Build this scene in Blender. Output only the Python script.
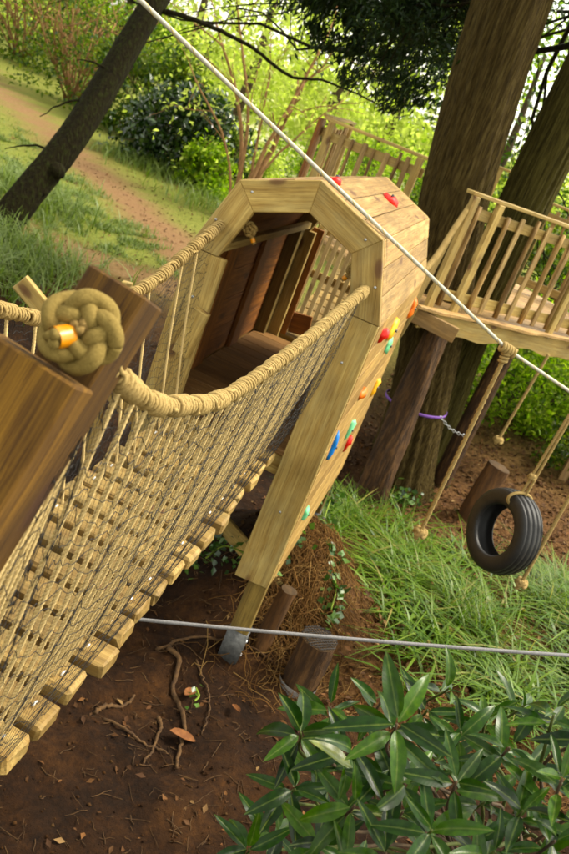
import bpy, bmesh, math, random
import numpy as np
from mathutils import Vector, Matrix

random.seed(7); np.random.seed(7)
rng = np.random.default_rng(11)
for o in list(bpy.data.objects):
    bpy.data.objects.remove(o)
scn = bpy.context.scene
COL = scn.collection

# ------------------------------------------------------------------ camera, sky, sun, exposure
EYE = np.array([0.0, 0.0, 3.05])
PW, PH, FPX = 569.0, 854.0, 834.0
ROLL, PITCH, AZ = math.radians(21.7), math.radians(21.5), math.radians(8.2)
FW = np.array([-math.sin(AZ) * math.cos(PITCH), math.cos(AZ) * math.cos(PITCH), -math.sin(PITCH)])
_r0 = np.array([math.cos(AZ), math.sin(AZ), 0.0])
_u0 = np.cross(_r0, FW)
CR = math.cos(ROLL) * _r0 + math.sin(ROLL) * _u0
CU = -math.sin(ROLL) * _r0 + math.cos(ROLL) * _u0

cam = bpy.data.cameras.new('camera')
camo = bpy.data.objects.new('camera', cam)
COL.objects.link(camo)
cam.sensor_fit = 'VERTICAL'
cam.sensor_height = 22.5
cam.sensor_width = 15.0
cam.lens = 22.5 * FPX / PH
cam.clip_start = 0.05
cam.clip_end = 2000
cam.dof.use_dof = True
cam.dof.focus_distance = 2.6
cam.dof.aperture_fstop = 3.5
camo.matrix_world = Matrix(((CR[0], CU[0], -FW[0], EYE[0]), (CR[1], CU[1], -FW[1], EYE[1]),
                            (CR[2], CU[2], -FW[2], EYE[2]), (0, 0, 0, 1)))
scn.camera = camo

SUN_EL, SUN_AZ = math.radians(54), math.radians(58)      # azimuth measured from +Y towards +X
world = bpy.data.worlds.new('World')
scn.world = world
world.use_nodes = True
wn, wl = world.node_tree.nodes, world.node_tree.links
wn.clear()
w_out = wn.new('ShaderNodeOutputWorld')
w_bg = wn.new('ShaderNodeBackground')
w_sky = wn.new('ShaderNodeTexSky')
w_sky.sky_type = 'NISHITA'
w_sky.sun_disc = False
w_sky.sun_elevation = SUN_EL
w_sky.sun_rotation = SUN_AZ
w_sky.dust_density = 1.5
w_sky.air_density = 1.0
w_hsv = wn.new('ShaderNodeHueSaturation')                   # thin white cloud: most of the blue is gone
w_hsv.inputs['Saturation'].default_value = 0.22
w_bg.inputs['Strength'].default_value = 0.15
wl.new(w_sky.outputs[0], w_hsv.inputs['Color'])
w_warm = wn.new('ShaderNodeMix')                            # cloudy-day white balance
w_warm.data_type = 'RGBA'
w_warm.blend_type = 'MULTIPLY'
w_warm.inputs[0].default_value = 1.0
w_warm.inputs[7].default_value = (1.0, 0.95, 0.81, 1.0)
wl.new(w_hsv.outputs[0], w_warm.inputs[6])
wl.new(w_warm.outputs[2], w_bg.inputs['Color'])
wl.new(w_bg.outputs[0], w_out.inputs['Surface'])

sun = bpy.data.lights.new('sun', 'SUN')
sun.energy = 1.5
sun.angle = math.radians(14)
sun.color = (1.0, 0.92, 0.77)
suno = bpy.data.objects.new('sun', sun)
COL.objects.link(suno)
_sd = Vector((math.sin(SUN_AZ) * math.cos(SUN_EL), math.cos(SUN_AZ) * math.cos(SUN_EL), math.sin(SUN_EL)))
suno.rotation_euler = _sd.to_track_quat('Z', 'Y').to_euler()
suno.location = (2, -2, 12)

scn.view_settings.view_transform = 'Standard'
scn.view_settings.look = 'None'
scn.view_settings.gamma = 1.0
scn.view_settings.exposure = 1.8


# ------------------------------------------------------------------ geometry helpers
def ray(px, py):
    return FW + CR * ((px - PW / 2) / FPX) + CU * ((PH / 2 - py) / FPX)


def at(px, py, d):            # a point of the place, from its bearing and its distance
    return EYE + ray(px, py) * d


def at_z(px, py, z=0.0):      # a point of the ground
    r = ray(px, py)
    return EYE + r * ((z - EYE[2]) / r[2])


def at_y(px, py, y):
    r = ray(px, py)
    return EYE + r * (y / r[1])


def V(p):
    return Vector((float(p[0]), float(p[1]), float(p[2])))


def mesh_np(name, verts, faces, mat=None, smooth=False):
    """faces: (n,k) int array or list of arrays of equal-k faces"""
    verts = np.asarray(verts, dtype=np.float32).reshape(-1, 3)
    fl = faces if isinstance(faces, list) else [faces]
    fl = [np.asarray(f, dtype=np.int32) for f in fl if len(f)]
    me = bpy.data.meshes.new(name)
    me.vertices.add(len(verts))
    me.vertices.foreach_set('co', verts.ravel())
    loops = np.concatenate([f.ravel() for f in fl])
    tot = np.concatenate([np.full(len(f), f.shape[1], dtype=np.int32) for f in fl])
    start = np.concatenate([[0], np.cumsum(tot)[:-1]]).astype(np.int32)
    me.loops.add(len(loops))
    me.loops.foreach_set('vertex_index', loops)
    me.polygons.add(len(tot))
    me.polygons.foreach_set('loop_start', start)
    me.polygons.foreach_set('loop_total', tot)
    if smooth:
        me.polygons.foreach_set('use_smooth', np.ones(len(tot), dtype=bool))
    me.update(calc_edges=True)
    if mat:
        me.materials.append(mat)
    return me


def link(name, me, parent=None, matrix=None):
    o = bpy.data.objects.new(name, me)
    COL.objects.link(o)
    if parent is not None:
        o.parent = parent
        o.matrix_parent_inverse = Matrix.Identity(4)
        pm = parent_world(parent)
        o.matrix_local = pm.inverted() @ (matrix if matrix is not None else Matrix.Identity(4))
    elif matrix is not None:
        o.matrix_world = matrix
    return o


WORLD_M = {}


def parent_world(p):
    m = Matrix.Identity(4)
    chain = []
    while p is not None:
        chain.append(p)
        p = p.parent
    for q in reversed(chain):
        m = m @ (q.matrix_basis if q.parent is None else q.matrix_local)
    return m


def thing(name, label, cat, loc=(0, 0, 0), group=None):
    o = bpy.data.objects.new(name, None)
    o.empty_display_size = 0.1
    COL.objects.link(o)
    o.location = V(loc)
    return tag(o, label, cat, group)


def tag(o, label=None, cat=None, group=None, kind=None):
    if label: o['label'] = label
    if cat: o['category'] = cat
    if group: o['group'] = group
    if kind: o['kind'] = kind
    return o


def frame(p0, p1, side):
    """matrix: X along p0->p1, Y as near `side` as can be, origin in the middle"""
    p0, p1 = V(p0), V(p1)
    x = (p1 - p0).normalized()
    s = V(side)
    z = x.cross(s).normalized()
    y = z.cross(x).normalized()
    c = (p0 + p1) / 2
    return Matrix(((x.x, y.x, z.x, c.x), (x.y, y.y, z.y, c.y), (x.z, y.z, z.z, c.z), (0, 0, 0, 1)))


_timber_cache = {}


def box_mesh(L, W, T, mat, bevel=0.004, warp=0.0, variant=0):
    key = (round(L, 3), round(W, 3), round(T, 3), mat.name, bevel, round(warp, 4), variant)
    if key in _timber_cache:
        return _timber_cache[key]
    bm = bmesh.new()
    bmesh.ops.create_cube(bm, size=1.0)
    for v in bm.verts:
        v.co = Vector((v.co.x * L, v.co.y * W, v.co.z * T))
    if bevel > 0:
        bmesh.ops.bevel(bm, geom=list(bm.edges), offset=min(bevel, T * 0.3), segments=1, affect='EDGES', profile=0.6)
    if warp > 0:
        r = random.Random(hash(key) & 0xffff)
        for v in bm.verts:
            v.co += Vector((r.uniform(-1, 1) * warp, r.uniform(-1, 1) * warp, r.uniform(-1, 1) * warp * 0.6))
    me = bpy.data.meshes.new('timber')
    bm.to_mesh(me)
    bm.free()
    me.materials.append(mat)
    _timber_cache[key] = me
    return me


def timber(name, p0, p1, w, t, side, mat, parent=None, bevel=0.004, warp=0.0015):
    L = (V(p1) - V(p0)).length
    me = box_mesh(L, w, t, mat, bevel, warp, random.randint(0, 3))
    return link(name, me, parent, frame(p0, p1, side))


def board_poly(name, pts, depth, normal, p0, p1, mat, parent, bevel=0.004):
    """a flat board cut to the outline `pts` (world points in one plane), `depth` thick along -normal; grain p0->p1"""
    n = V(normal).normalized()
    x = (V(p1) - V(p0)).normalized()
    y = n.cross(x).normalized()
    c = sum((V(p) for p in pts), Vector()) / len(pts)
    M = Matrix(((x.x, y.x, n.x, c.x), (x.y, y.y, n.y, c.y), (x.z, y.z, n.z, c.z), (0, 0, 0, 1)))
    Mi = M.inverted()
    bm = bmesh.new()
    loc = [Mi @ V(p) for p in pts]
    a = [bm.verts.new((q.x, q.y, 0)) for q in loc]
    b = [bm.verts.new((q.x, q.y, -depth)) for q in loc]
    bm.faces.new(a)
    bm.faces.new(list(reversed(b)))
    k = len(pts)
    for i in range(k):
        bm.faces.new((a[i], b[i], b[(i + 1) % k], a[(i + 1) % k]))
    bmesh.ops.recalc_face_normals(bm, faces=bm.faces[:])
    if bevel:
        bmesh.ops.bevel(bm, geom=list(bm.edges), offset=bevel, segments=1, affect='EDGES', profile=0.6)
    me = bpy.data.meshes.new(name)
    bm.to_mesh(me)
    bm.free()
    me.materials.append(mat)
    return link(name, me, parent, M)


def resample(pts, n):
    pts = np.asarray(pts, float)
    # catmull-rom through the points
    P = np.vstack([2 * pts[0] - pts[1], pts, 2 * pts[-1] - pts[-2]])
    out = []
    m = len(pts) - 1
    for t in np.linspace(0, m, n):
        i = min(int(t), m - 1)
        u = t - i
        a, b, c, d = P[i], P[i + 1], P[i + 2], P[i + 3]
        out.append(0.5 * ((2 * b) + (-a + c) * u + (2 * a - 5 * b + 4 * c - d) * u * u + (-a + 3 * b - 3 * c + d) * u ** 3))
    return np.array(out)


def frames_along(path):
    path = np.asarray(path, float)
    T = np.gradient(path, axis=0)
    T /= np.linalg.norm(T, axis=1)[:, None] + 1e-12
    ref = np.array([0, 0, 1.0]) if abs(T[0][2]) < 0.9 else np.array([1.0, 0, 0])
    N = np.zeros_like(T)
    n = ref - T[0] * ref.dot(T[0])
    n /= np.linalg.norm(n)
    for i in range(len(T)):
        n = n - T[i] * n.dot(T[i])
        n /= np.linalg.norm(n) + 1e-12
        N[i] = n
    B = np.cross(T, N)
    return T, N, B


def tube_arrays(path, rad, sides=8, caps=True, closed=False):
    path = np.asarray(path, float)
    n = len(path)
    rad = np.broadcast_to(np.asarray(rad, float), (n,)) if np.ndim(rad) < 2 else np.asarray(rad)
    T, N, B = frames_along(path)
    a = np.linspace(0, 2 * math.pi, sides, endpoint=False)
    R = rad[:, None] if rad.ndim == 1 else rad
    ring = path[:, None, :] + (N[:, None, :] * np.cos(a)[None, :, None] + B[:, None, :] * np.sin(a)[None, :, None]) * R[..., None]
    verts = ring.reshape(-1, 3)
    i = np.arange(n - 1)[:, None] * sides
    j = np.arange(sides)[None, :]
    k = (np.arange(sides)[None, :] + 1) % sides
    quads = np.stack([i + j, i + k, i + sides + k, i + sides + j], -1).reshape(-1, 4)
    tris = np.zeros((0, 3), int)
    if closed:
        i0 = (n - 1) * sides
        q2 = np.stack([i0 + j[0], i0 + k[0], k[0], j[0]], -1)
        quads = np.vstack([quads, q2])
    elif caps:
        c0, c1 = len(verts), len(verts) + 1
        verts = np.vstack([verts, path[:1], path[-1:]])
        t0 = np.stack([np.full(sides, c0), k[0], j[0]], -1)
        e = (n - 1) * sides
        t1 = np.stack([np.full(sides, c1), e + j[0], e + k[0]], -1)
        tris = np.vstack([t0, t1])
    return verts, quads, tris


class MB:
    def __init__(self):
        self.v, self.q, self.t, self.n = [], [], [], 0

    def add(self, v, q=None, t=None):
        self.v.append(np.asarray(v, float))
        if q is not None and len(q): self.q.append(np.asarray(q) + self.n)
        if t is not None and len(t): self.t.append(np.asarray(t) + self.n)
        self.n += len(v)
        return self

    def tube(self, path, rad, sides=8, caps=True, closed=False):
        return self.add(*tube_arrays(path, rad, sides, caps, closed))

    def build(self, name, mat, parent=None, smooth=True, origin=None):
        v = np.vstack(self.v)
        o = np.zeros(3) if origin is None else np.asarray(origin, float)
        fs = []
        if self.q: fs.append(np.vstack(self.q))
        if self.t: fs.append(np.vstack(self.t))
        me = mesh_np(name, v - o, fs, mat, smooth)
        return link(name, me, parent, Matrix.Translation(V(o)))


def helix(path, r, pitch, phase=0.0, per=10, jitter=0.0):
    """points of a strand wound round `path`"""
    path = np.asarray(path, float)
    seg = np.linalg.norm(np.diff(path, axis=0), axis=1)
    s = np.concatenate([[0], np.cumsum(seg)])
    n = max(8, int(s[-1] / pitch * per))
    u = np.linspace(0, s[-1], n)
    T, N, B = frames_along(path)
    ip = lambda A: np.stack([np.interp(u, s, A[:, k]) for k in range(3)], -1)
    p, nn, bb = ip(path), ip(N), ip(B)
    a = u / pitch * 2 * math.pi + phase
    if jitter:
        a = a + jitter * np.sin(u * 37.0) + jitter * 0.6 * np.sin(u * 91.0 + 1.0)
    rr = r if np.ndim(r) == 0 else np.interp(u, s, r)
    rr = np.asarray(rr)
    if rr.ndim == 0: rr = np.full(n, float(rr))
    return p + (nn * np.cos(a)[:, None] + bb * np.sin(a)[:, None]) * rr[:, None]


def laid_rope(mb, path, rad, sides=6, pitch=None, per=8):
    """three strand laid rope"""
    pitch = pitch or rad * 7
    for k in range(3):
        mb.tube(helix(path, rad * 0.5, pitch, k * 2 * math.pi / 3, per), rad * 0.56, sides)
    return mb


# ------------------------------------------------------------------ materials
def new_mat(name):
    m = bpy.data.materials.new(name)
    m.use_nodes = True
    nt = m.node_tree
    nt.nodes.clear()
    out = nt.nodes.new('ShaderNodeOutputMaterial')
    return m, nt, out


def N(nt, kind, **kw):
    n = nt.nodes.new(kind)
    for k, v in kw.items():
        if k in n.inputs:
            n.inputs[k].default_value = v
        else:
            setattr(n, k, v)
    return n


SATURATE = 1.13          # saturation boost applied to every ramp colour


def ramp(nt, stops):
    r = nt.nodes.new('ShaderNodeValToRGB')
    e = r.color_ramp.elements
    while len(e) < len(stops): e.new(0.5)
    for i, (p, c) in enumerate(stops):
        lum = 0.3 * c[0] + 0.6 * c[1] + 0.1 * c[2]
        c = tuple(min(1.9, max(0.0, lum + SATURATE * (k - lum))) for k in c[:3])
        e[i].position = p
        e[i].color = (*c, 1.0) if len(c) == 3 else c
    return r


def mixc(nt, fac, a, b, blend='MIX'):
    m = nt.nodes.new('ShaderNodeMix')
    m.data_type = 'RGBA'
    m.blend_type = blend
    for sock, val in ((m.inputs[0], fac), (m.inputs[6], a), (m.inputs[7], b)):
        if hasattr(val, 'is_output') or hasattr(val, 'links'):
            nt.links.new(val, sock)
        else:
            sock.default_value = val if np.ndim(val) == 0 else (*val, 1.0)[:4]
    return m.outputs[2]


def wood(name, light, dark, knot=(0.10, 0.04, 0.015), stain=None, stain_amt=0.4, rough=0.62, knots=True, fine=70.0, bump=0.25, grain=0.6):
    m, nt, out = new_mat(name)
    L = nt.links
    tc = N(nt, 'ShaderNodeTexCoord')
    oi = N(nt, 'ShaderNodeObjectInfo')
    mul = N(nt, 'ShaderNodeVectorMath', operation='MULTIPLY')
    comb = N(nt, 'ShaderNodeCombineXYZ')
    for i in range(3): L.new(oi.outputs['Random'], comb.inputs[i])
    mul.inputs[1].default_value = (31.0, 17.0, 23.0)
    L.new(comb.outputs[0], mul.inputs[0])
    add = N(nt, 'ShaderNodeVectorMath', operation='ADD')
    L.new(tc.outputs['Object'], add.inputs[0])
    L.new(mul.outputs[0], add.inputs[1])
    # slow wander of the grain
    wander = N(nt, 'ShaderNodeTexNoise', Scale=2.2, Detail=2.0)
    L.new(add.outputs[0], wander.inputs['Vector'])
    wsub = N(nt, 'ShaderNodeVectorMath', operation='SCALE')
    wsub.inputs['Scale'].default_value = 0.035
    L.new(wander.outputs['Color'], wsub.inputs[0])
    add2 = N(nt, 'ShaderNodeVectorMath', operation='ADD')
    L.new(add.outputs[0], add2.inputs[0]); L.new(wsub.outputs[0], add2.inputs[1])
    mp = N(nt, 'ShaderNodeMapping')
    mp.inputs['Scale'].default_value = (1.1, 22.0, 22.0)
    L.new(add2.outputs[0], mp.inputs['Vector'])
    n1 = N(nt, 'ShaderNodeTexNoise', Scale=1.6, Detail=5.0, Roughness=0.6, Distortion=0.4)
    L.new(mp.outputs[0], n1.inputs['Vector'])
    mp2 = N(nt, 'ShaderNodeMapping')
    mp2.inputs['Scale'].default_value = (3.0, fine * 2.2, fine * 2.2)
    L.new(add2.outputs[0], mp2.inputs['Vector'])
    n2 = N(nt, 'ShaderNodeTexNoise', Scale=1.0, Detail=3.0, Roughness=0.7)
    L.new(mp2.outputs[0], n2.inputs['Vector'])
    r1 = ramp(nt, [(0.30, dark), (0.52, tuple(0.5 * (a + b) for a, b in zip(light, dark))), (0.68, light)])
    L.new(n1.outputs['Fac'], r1.inputs[0])
    r2 = ramp(nt, [(0.36, (0.50, 0.44, 0.36)), (0.50, (0.95, 0.94, 0.92)), (0.66, (1.18, 1.18, 1.18))])
    L.new(n2.outputs['Fac'], r2.inputs[0])
    c = mixc(nt, grain, r1.outputs[0], r2.outputs[0], 'MULTIPLY')
    # broad blotches and board to board difference
    n3 = N(nt, 'ShaderNodeTexNoise', Scale=3.5, Detail=4.0, Roughness=0.6)
    L.new(add.outputs[0], n3.inputs['Vector'])
    r3 = ramp(nt, [(0.35, (0.72, 0.70, 0.66)), (0.65, (1.12, 1.12, 1.12))])
    L.new(n3.outputs['Fac'], r3.inputs[0])
    c = mixc(nt, 0.8, c, r3.outputs[0], 'MULTIPLY')
    rb = ramp(nt, [(0.0, (0.66, 0.62, 0.56)), (0.6, (1.0, 1.0, 1.0)), (1.0, (1.18, 1.16, 1.1))])
    L.new(oi.outputs['Random'], rb.inputs[0])
    c = mixc(nt, 0.9, c, rb.outputs[0], 'MULTIPLY')
    if stain:
        n4 = N(nt, 'ShaderNodeTexNoise', Scale=6.0, Detail=5.0, Roughness=0.7)
        mp4 = N(nt, 'ShaderNodeMapping')
        mp4.inputs['Scale'].default_value = (0.6, 1.6, 1.6)
        mp4.inputs['Location'].default_value = (5.2, 1.3, 8.8)
        L.new(add.outputs[0], mp4.inputs['Vector']); L.new(mp4.outputs[0], n4.inputs['Vector'])
        r4 = ramp(nt, [(0.45, (0, 0, 0)), (0.7, (stain_amt,) * 3)])
        L.new(n4.outputs['Fac'], r4.inputs[0])
        c = mixc(nt, r4.outputs[0], c, stain)
    if knots:
        mpk = N(nt, 'ShaderNodeMapping')
        mpk.inputs['Scale'].default_value = (2.6, 5.5, 5.5)
        L.new(add.outputs[0], mpk.inputs['Vector'])
        vo = N(nt, 'ShaderNodeTexVoronoi', Scale=1.0, Randomness=1.0)
        L.new(mpk.outputs[0], vo.inputs['Vector'])
        rk = ramp(nt, [(0.0, (0.95,) * 3), (0.10, (0.75,) * 3), (0.15, (0.18,) * 3), (0.25, (0, 0, 0))])
        L.new(vo.outputs['Distance'], rk.inputs[0])
        c = mixc(nt, rk.outputs[0], c, knot)
    p = N(nt, 'ShaderNodeBsdfPrincipled', Roughness=rough)
    p.inputs['Specular IOR Level'].default_value = 0.3
    L.new(c, p.inputs['Base Color'])
    bp = N(nt, 'ShaderNodeBump', Strength=bump, Distance=0.004)
    hm = N(nt, 'ShaderNodeMath', operation='ADD')
    L.new(n1.outputs['Fac'], hm.inputs[0]); L.new(n2.outputs['Fac'], hm.inputs[1])
    L.new(hm.outputs[0], bp.inputs['Height'])
    L.new(bp.outputs[0], p.inputs['Normal'])
    L.new(p.outputs[0], out.inputs[0])
    return m


def noisy(name, c0, c1, scale=20.0, stretch=(1, 1, 1), rough=0.8, bump=0.3, dist=0.01, c2=None, spec=0.3, detail=6.0, metal=0.0, coords='Object'):
    m, nt, out = new_mat(name)
    L = nt.links
    tc = N(nt, 'ShaderNodeTexCoord')
    mp = N(nt, 'ShaderNodeMapping')
    mp.inputs['Scale'].default_value = stretch
    L.new(tc.outputs[coords], mp.inputs['Vector'])
    n1 = N(nt, 'ShaderNodeTexNoise', Scale=scale, Detail=detail, Roughness=0.65)
    L.new(mp.outputs[0], n1.inputs['Vector'])
    st = [(0.32, c0), (0.68, c1)] if c2 is None else [(0.3, c0), (0.5, c1), (0.72, c2)]
    r = ramp(nt, st)
    L.new(n1.outputs['Fac'], r.inputs[0])
    p = N(nt, 'ShaderNodeBsdfPrincipled', Roughness=rough, Metallic=metal)
    p.inputs['Specular IOR Level'].default_value = spec
    L.new(r.outputs[0], p.inputs['Base Color'])
    if bump:
        b = N(nt, 'ShaderNodeBump', Strength=bump, Distance=dist)
        L.new(n1.outputs['Fac'], b.inputs['Height'])
        L.new(b.outputs[0], p.inputs['Normal'])
    L.new(p.outputs[0], out.inputs[0])
    return m


def leaf_mat(name, cols, trans=0.35, rough=0.45, spec=0.4, tcol=None, island=True):
    m, nt, out = new_mat(name)
    L = nt.links
    if island:
        g = N(nt, 'ShaderNodeNewGeometry')
        src = g.outputs['Random Per Island']
    else:
        g = N(nt, 'ShaderNodeObjectInfo')
        src = g.outputs['Random']
    k = len(cols)
    r = ramp(nt, [(i / max(1, k - 1), c) for i, c in enumerate(cols)])
    L.new(src, r.inputs[0])
    p = N(nt, 'ShaderNodeBsdfPrincipled', Roughness=rough)
    p.inputs['Specular IOR Level'].default_value = spec
    col = r.outputs[0]
    if not island:                                      # single big leaves: pale midrib, side veins, blotches
        tcn = N(nt, 'ShaderNodeTexCoord')
        sx = N(nt, 'ShaderNodeSeparateXYZ')
        L.new(tcn.outputs['Object'], sx.inputs[0])
        ab = N(nt, 'ShaderNodeMath', operation='ABSOLUTE')
        L.new(sx.outputs[1], ab.inputs[0])
        rr_ = ramp(nt, [(0.0, (0.75,) * 3), (0.010, (0.4,) * 3), (0.018, (0, 0, 0))])
        L.new(ab.outputs[0], rr_.inputs[0])
        col = mixc(nt, rr_.outputs[0], col, (0.12, 0.17, 0.035))
        ma = N(nt, 'ShaderNodeMath', operation='MULTIPLY_ADD')
        L.new(ab.outputs[0], ma.inputs[0]); ma.inputs[1].default_value = -0.9; L.new(sx.outputs[0], ma.inputs[2])
        sn = N(nt, 'ShaderNodeMath', operation='SINE')
        m2 = N(nt, 'ShaderNodeMath', operation='MULTIPLY'); m2.inputs[1].default_value = 95.0
        L.new(ma.outputs[0], m2.inputs[0]); L.new(m2.outputs[0], sn.inputs[0])
        bl = N(nt, 'ShaderNodeTexNoise', Scale=7.0, Detail=5.0)
        L.new(tcn.outputs['Object'], bl.inputs['Vector'])
        rbl = ramp(nt, [(0.36, (0.62, 0.66, 0.55)), (0.62, (1.15, 1.12, 1.0)), (0.74, (1.9, 1.5, 0.8))])
        L.new(bl.outputs['Fac'], rbl.inputs[0])
        col = mixc(nt, 1.0, col, rbl.outputs[0], 'MULTIPLY')
        bm_ = N(nt, 'ShaderNodeBump', Strength=0.035, Distance=0.001)
        L.new(sn.outputs[0], bm_.inputs['Height']); L.new(bm_.outputs[0], p.inputs['Normal'])
    L.new(col, p.inputs['Base Color'])
    if trans > 0:
        t = N(nt, 'ShaderNodeBsdfTranslucent')
        tc = mixc(nt, 1.0, r.outputs[0], tcol or (1.5, 1.6, 0.7), 'MULTIPLY')
        L.new(tc, t.inputs['Color'])
        ms = N(nt, 'ShaderNodeMixShader')
        ms.inputs[0].default_value = trans
        L.new(p.outputs[0], ms.inputs[1]); L.new(t.outputs[0], ms.inputs[2])
        L.new(ms.outputs[0], out.inputs[0])
    else:
        L.new(p.outputs[0], out.inputs[0])
    return m


M = {}
M['pine'] = wood('pale_treated_pine', (0.50, 0.38, 0.155), (0.32, 0.21, 0.07), stain=(0.30, 0.27, 0.13), stain_amt=0.35)
M['pine_plank'] = wood('bridge_plank_pine', (0.43, 0.315, 0.13), (0.24, 0.150, 0.052), stain=(0.13, 0.10, 0.035), stain_amt=0.65, fine=60, bump=0.4)
M['pine_roof'] = wood('sawn_roof_pine', (0.46, 0.325, 0.145), (0.26, 0.155, 0.055), stain=(0.17, 0.11, 0.04), stain_amt=0.6, grain=0.8)
M['pine_wall'] = wood('climbing_wall_pine', (0.47, 0.32, 0.125), (0.31, 0.185, 0.062), stain=(0.26, 0.19, 0.075), stain_amt=0.25)
M['pine_slat'] = wood('pale_slat', (0.66, 0.54, 0.30), (0.48, 0.36, 0.17))
M['post'] = wood('stained_post_timber', (0.165, 0.088, 0.018), (0.050, 0.023, 0.005), knot=(0.05, 0.02, 0.008), fine=110, bump=0.9, rough=0.85, grain=1.0)
M['inner'] = wood('brown_inner_board', (0.36, 0.155, 0.045), (0.18, 0.07, 0.02), stain=(0.10, 0.045, 0.018), stain_amt=0.5)
M['inner_floor'] = wood('brown_floor_board', (0.26, 0.15, 0.06), (0.14, 0.075, 0.028), knots=False)
M['old_post'] = wood('olive_post_timber', (0.24, 0.17, 0.055), (0.12, 0.08, 0.025), stain=(0.08, 0.07, 0.025), stain_amt=0.5)
M['deck_pale'] = wood('split_slat', (0.48, 0.35, 0.165), (0.26, 0.17, 0.07), stain=(0.16, 0.10, 0.04), stain_amt=0.5, grain=0.8)
M['deck'] = wood('weathered_deck_board', (0.48, 0.33, 0.16), (0.28, 0.17, 0.07), stain=(0.16, 0.11, 0.06), stain_amt=0.5)
M['bark_stick'] = wood('barked_stick', (0.42, 0.28, 0.115), (0.13, 0.075, 0.028), knots=False, fine=30, bump=0.6)
M['rope'] = noisy('manila_rope', (0.13, 0.085, 0.03), (0.27, 0.185, 0.075), 260, (1, 1, 1), 0.85, 0.5, 0.001, spec=0.15)
M['rope_pale'] = noisy('pale_hemp_rope', (0.23, 0.16, 0.065), (0.40, 0.295, 0.135), 260, (1, 1, 1), 0.85, 0.4, 0.001, spec=0.15)
M['rope_hang'] = noisy('fresh_hemp_cord', (0.42, 0.31, 0.145), (0.62, 0.48, 0.25), 260, (1, 1, 1), 0.85, 0.4, 0.001, spec=0.15)
M['rope_knot'] = noisy('olive_manila_rope', (0.12, 0.085, 0.028), (0.25, 0.185, 0.07), 420, (1, 1, 1), 0.9, 0.6, 0.001, spec=0.1)
M['rope_white'] = noisy('white_braided_rope', (0.36, 0.34, 0.27), (0.50, 0.49, 0.42), 180, (1, 1, 1), 0.7, 0.4, 0.001)
M['wire'] = noisy('grey_cord', (0.16, 0.155, 0.155), (0.27, 0.265, 0.265), 150, (1, 1, 1), 0.5, 0.2, 0.001)
M['tape'] = noisy('orange_tape', (0.46, 0.17, 0.004), (0.58, 0.25, 0.008), 60, (1, 1, 1), 0.35, 0.1, 0.002, spec=0.5)
M['net'] = noisy('black_netting', (0.012, 0.011, 0.010), (0.025, 0.022, 0.02), 60, (1, 1, 1), 0.6, 0.0)
M['steel'] = noisy('galvanised_steel', (0.32, 0.33, 0.33), (0.55, 0.56, 0.56), 60, (1, 1, 1), 0.4, 0.05, 0.002, metal=0.7)
M['dull'] = noisy('dull_galvanised', (0.06, 0.062, 0.06), (0.14, 0.14, 0.135), 40, (1, 1, 1), 0.55, 0.05, 0.002, metal=0.4)
M['zinc'] = noisy('bright_zinc', (0.75, 0.75, 0.74), (0.85, 0.85, 0.84), 60, (1, 1, 1), 0.3, 0.0, metal=0.6)
M['rubber'] = noisy('black_tyre_rubber', (0.006, 0.006, 0.006), (0.016, 0.0155, 0.015), 30, (1, 1, 1), 0.55, 0.15, 0.003, spec=0.45)
M['bark'] = noisy('fibrous_bark', (0.012, 0.008, 0.003), (0.072, 0.050, 0.018), 5.0, (13, 13, 0.7), 0.95, 1.0, 0.08, c2=(0.15, 0.115, 0.045), spec=0.1, detail=9)
M['bark_green'] = noisy('green_stained_bark', (0.014, 0.011, 0.004), (0.072, 0.060, 0.018), 5.0, (13, 13, 0.7), 0.95, 1.0, 0.08, c2=(0.14, 0.125, 0.04), spec=0.1, detail=9)
M['bark_dark'] = noisy('dark_mossy_bark', (0.005, 0.004, 0.002), (0.014, 0.011, 0.004), 9.0, (3, 3, 1.2), 0.95, 1.0, 0.06, c2=(0.026, 0.034, 0.008), spec=0.1, detail=9)
M['log'] = noisy('red_brown_log', (0.012, 0.006, 0.003), (0.055, 0.027, 0.010), 5.0, (6, 6, 0.9), 0.75, 1.0, 0.05, c2=(0.17, 0.088, 0.034), spec=0.3, detail=8)
M['log_pale'] = noisy('stripped_log', (0.035, 0.017, 0.007), (0.13, 0.062, 0.022), 5.0, (6, 6, 0.8), 0.75, 0.5, 0.02, detail=8)
M['endgrain'] = noisy('log_end_grain', (0.03, 0.018, 0.008), (0.085, 0.05, 0.022), 12, (1, 1, 1), 0.9, 0.5, 0.01)
M['twig_orange'] = noisy('orange_brown_stem', (0.13, 0.07, 0.03), (0.30, 0.17, 0.08), 10, (2, 2, 0.5), 0.9, 0.4, 0.02)
M['twig_dark'] = noisy('dark_twig', (0.03, 0.022, 0.012), (0.09, 0.06, 0.035), 10, (2, 2, 0.5), 0.9, 0.4, 0.02)
M['root'] = noisy('dry_root', (0.025, 0.013, 0.006), (0.11, 0.060, 0.024), 30, (1, 1, 1), 0.9, 0.5, 0.004)
M['purple'] = noisy('purple_webbing', (0.13, 0.055, 0.26), (0.22, 0.11, 0.38), 80, (1, 1, 1), 0.7, 0.2, 0.001)
M['straw'] = leaf_mat('dry_straw', [(0.045, 0.022, 0.009), (0.15, 0.080, 0.028), (0.09, 0.045, 0.017), (0.24, 0.15, 0.06)], 0.0, 0.85, 0.1)
M['litter'] = leaf_mat('dead_leaf', [(0.030, 0.014, 0.006), (0.085, 0.036, 0.012), (0.05, 0.024, 0.009), (0.14, 0.065, 0.024), (0.07, 0.034, 0.014), (0.20, 0.125, 0.055)], 0.0, 0.8, 0.2)
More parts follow.
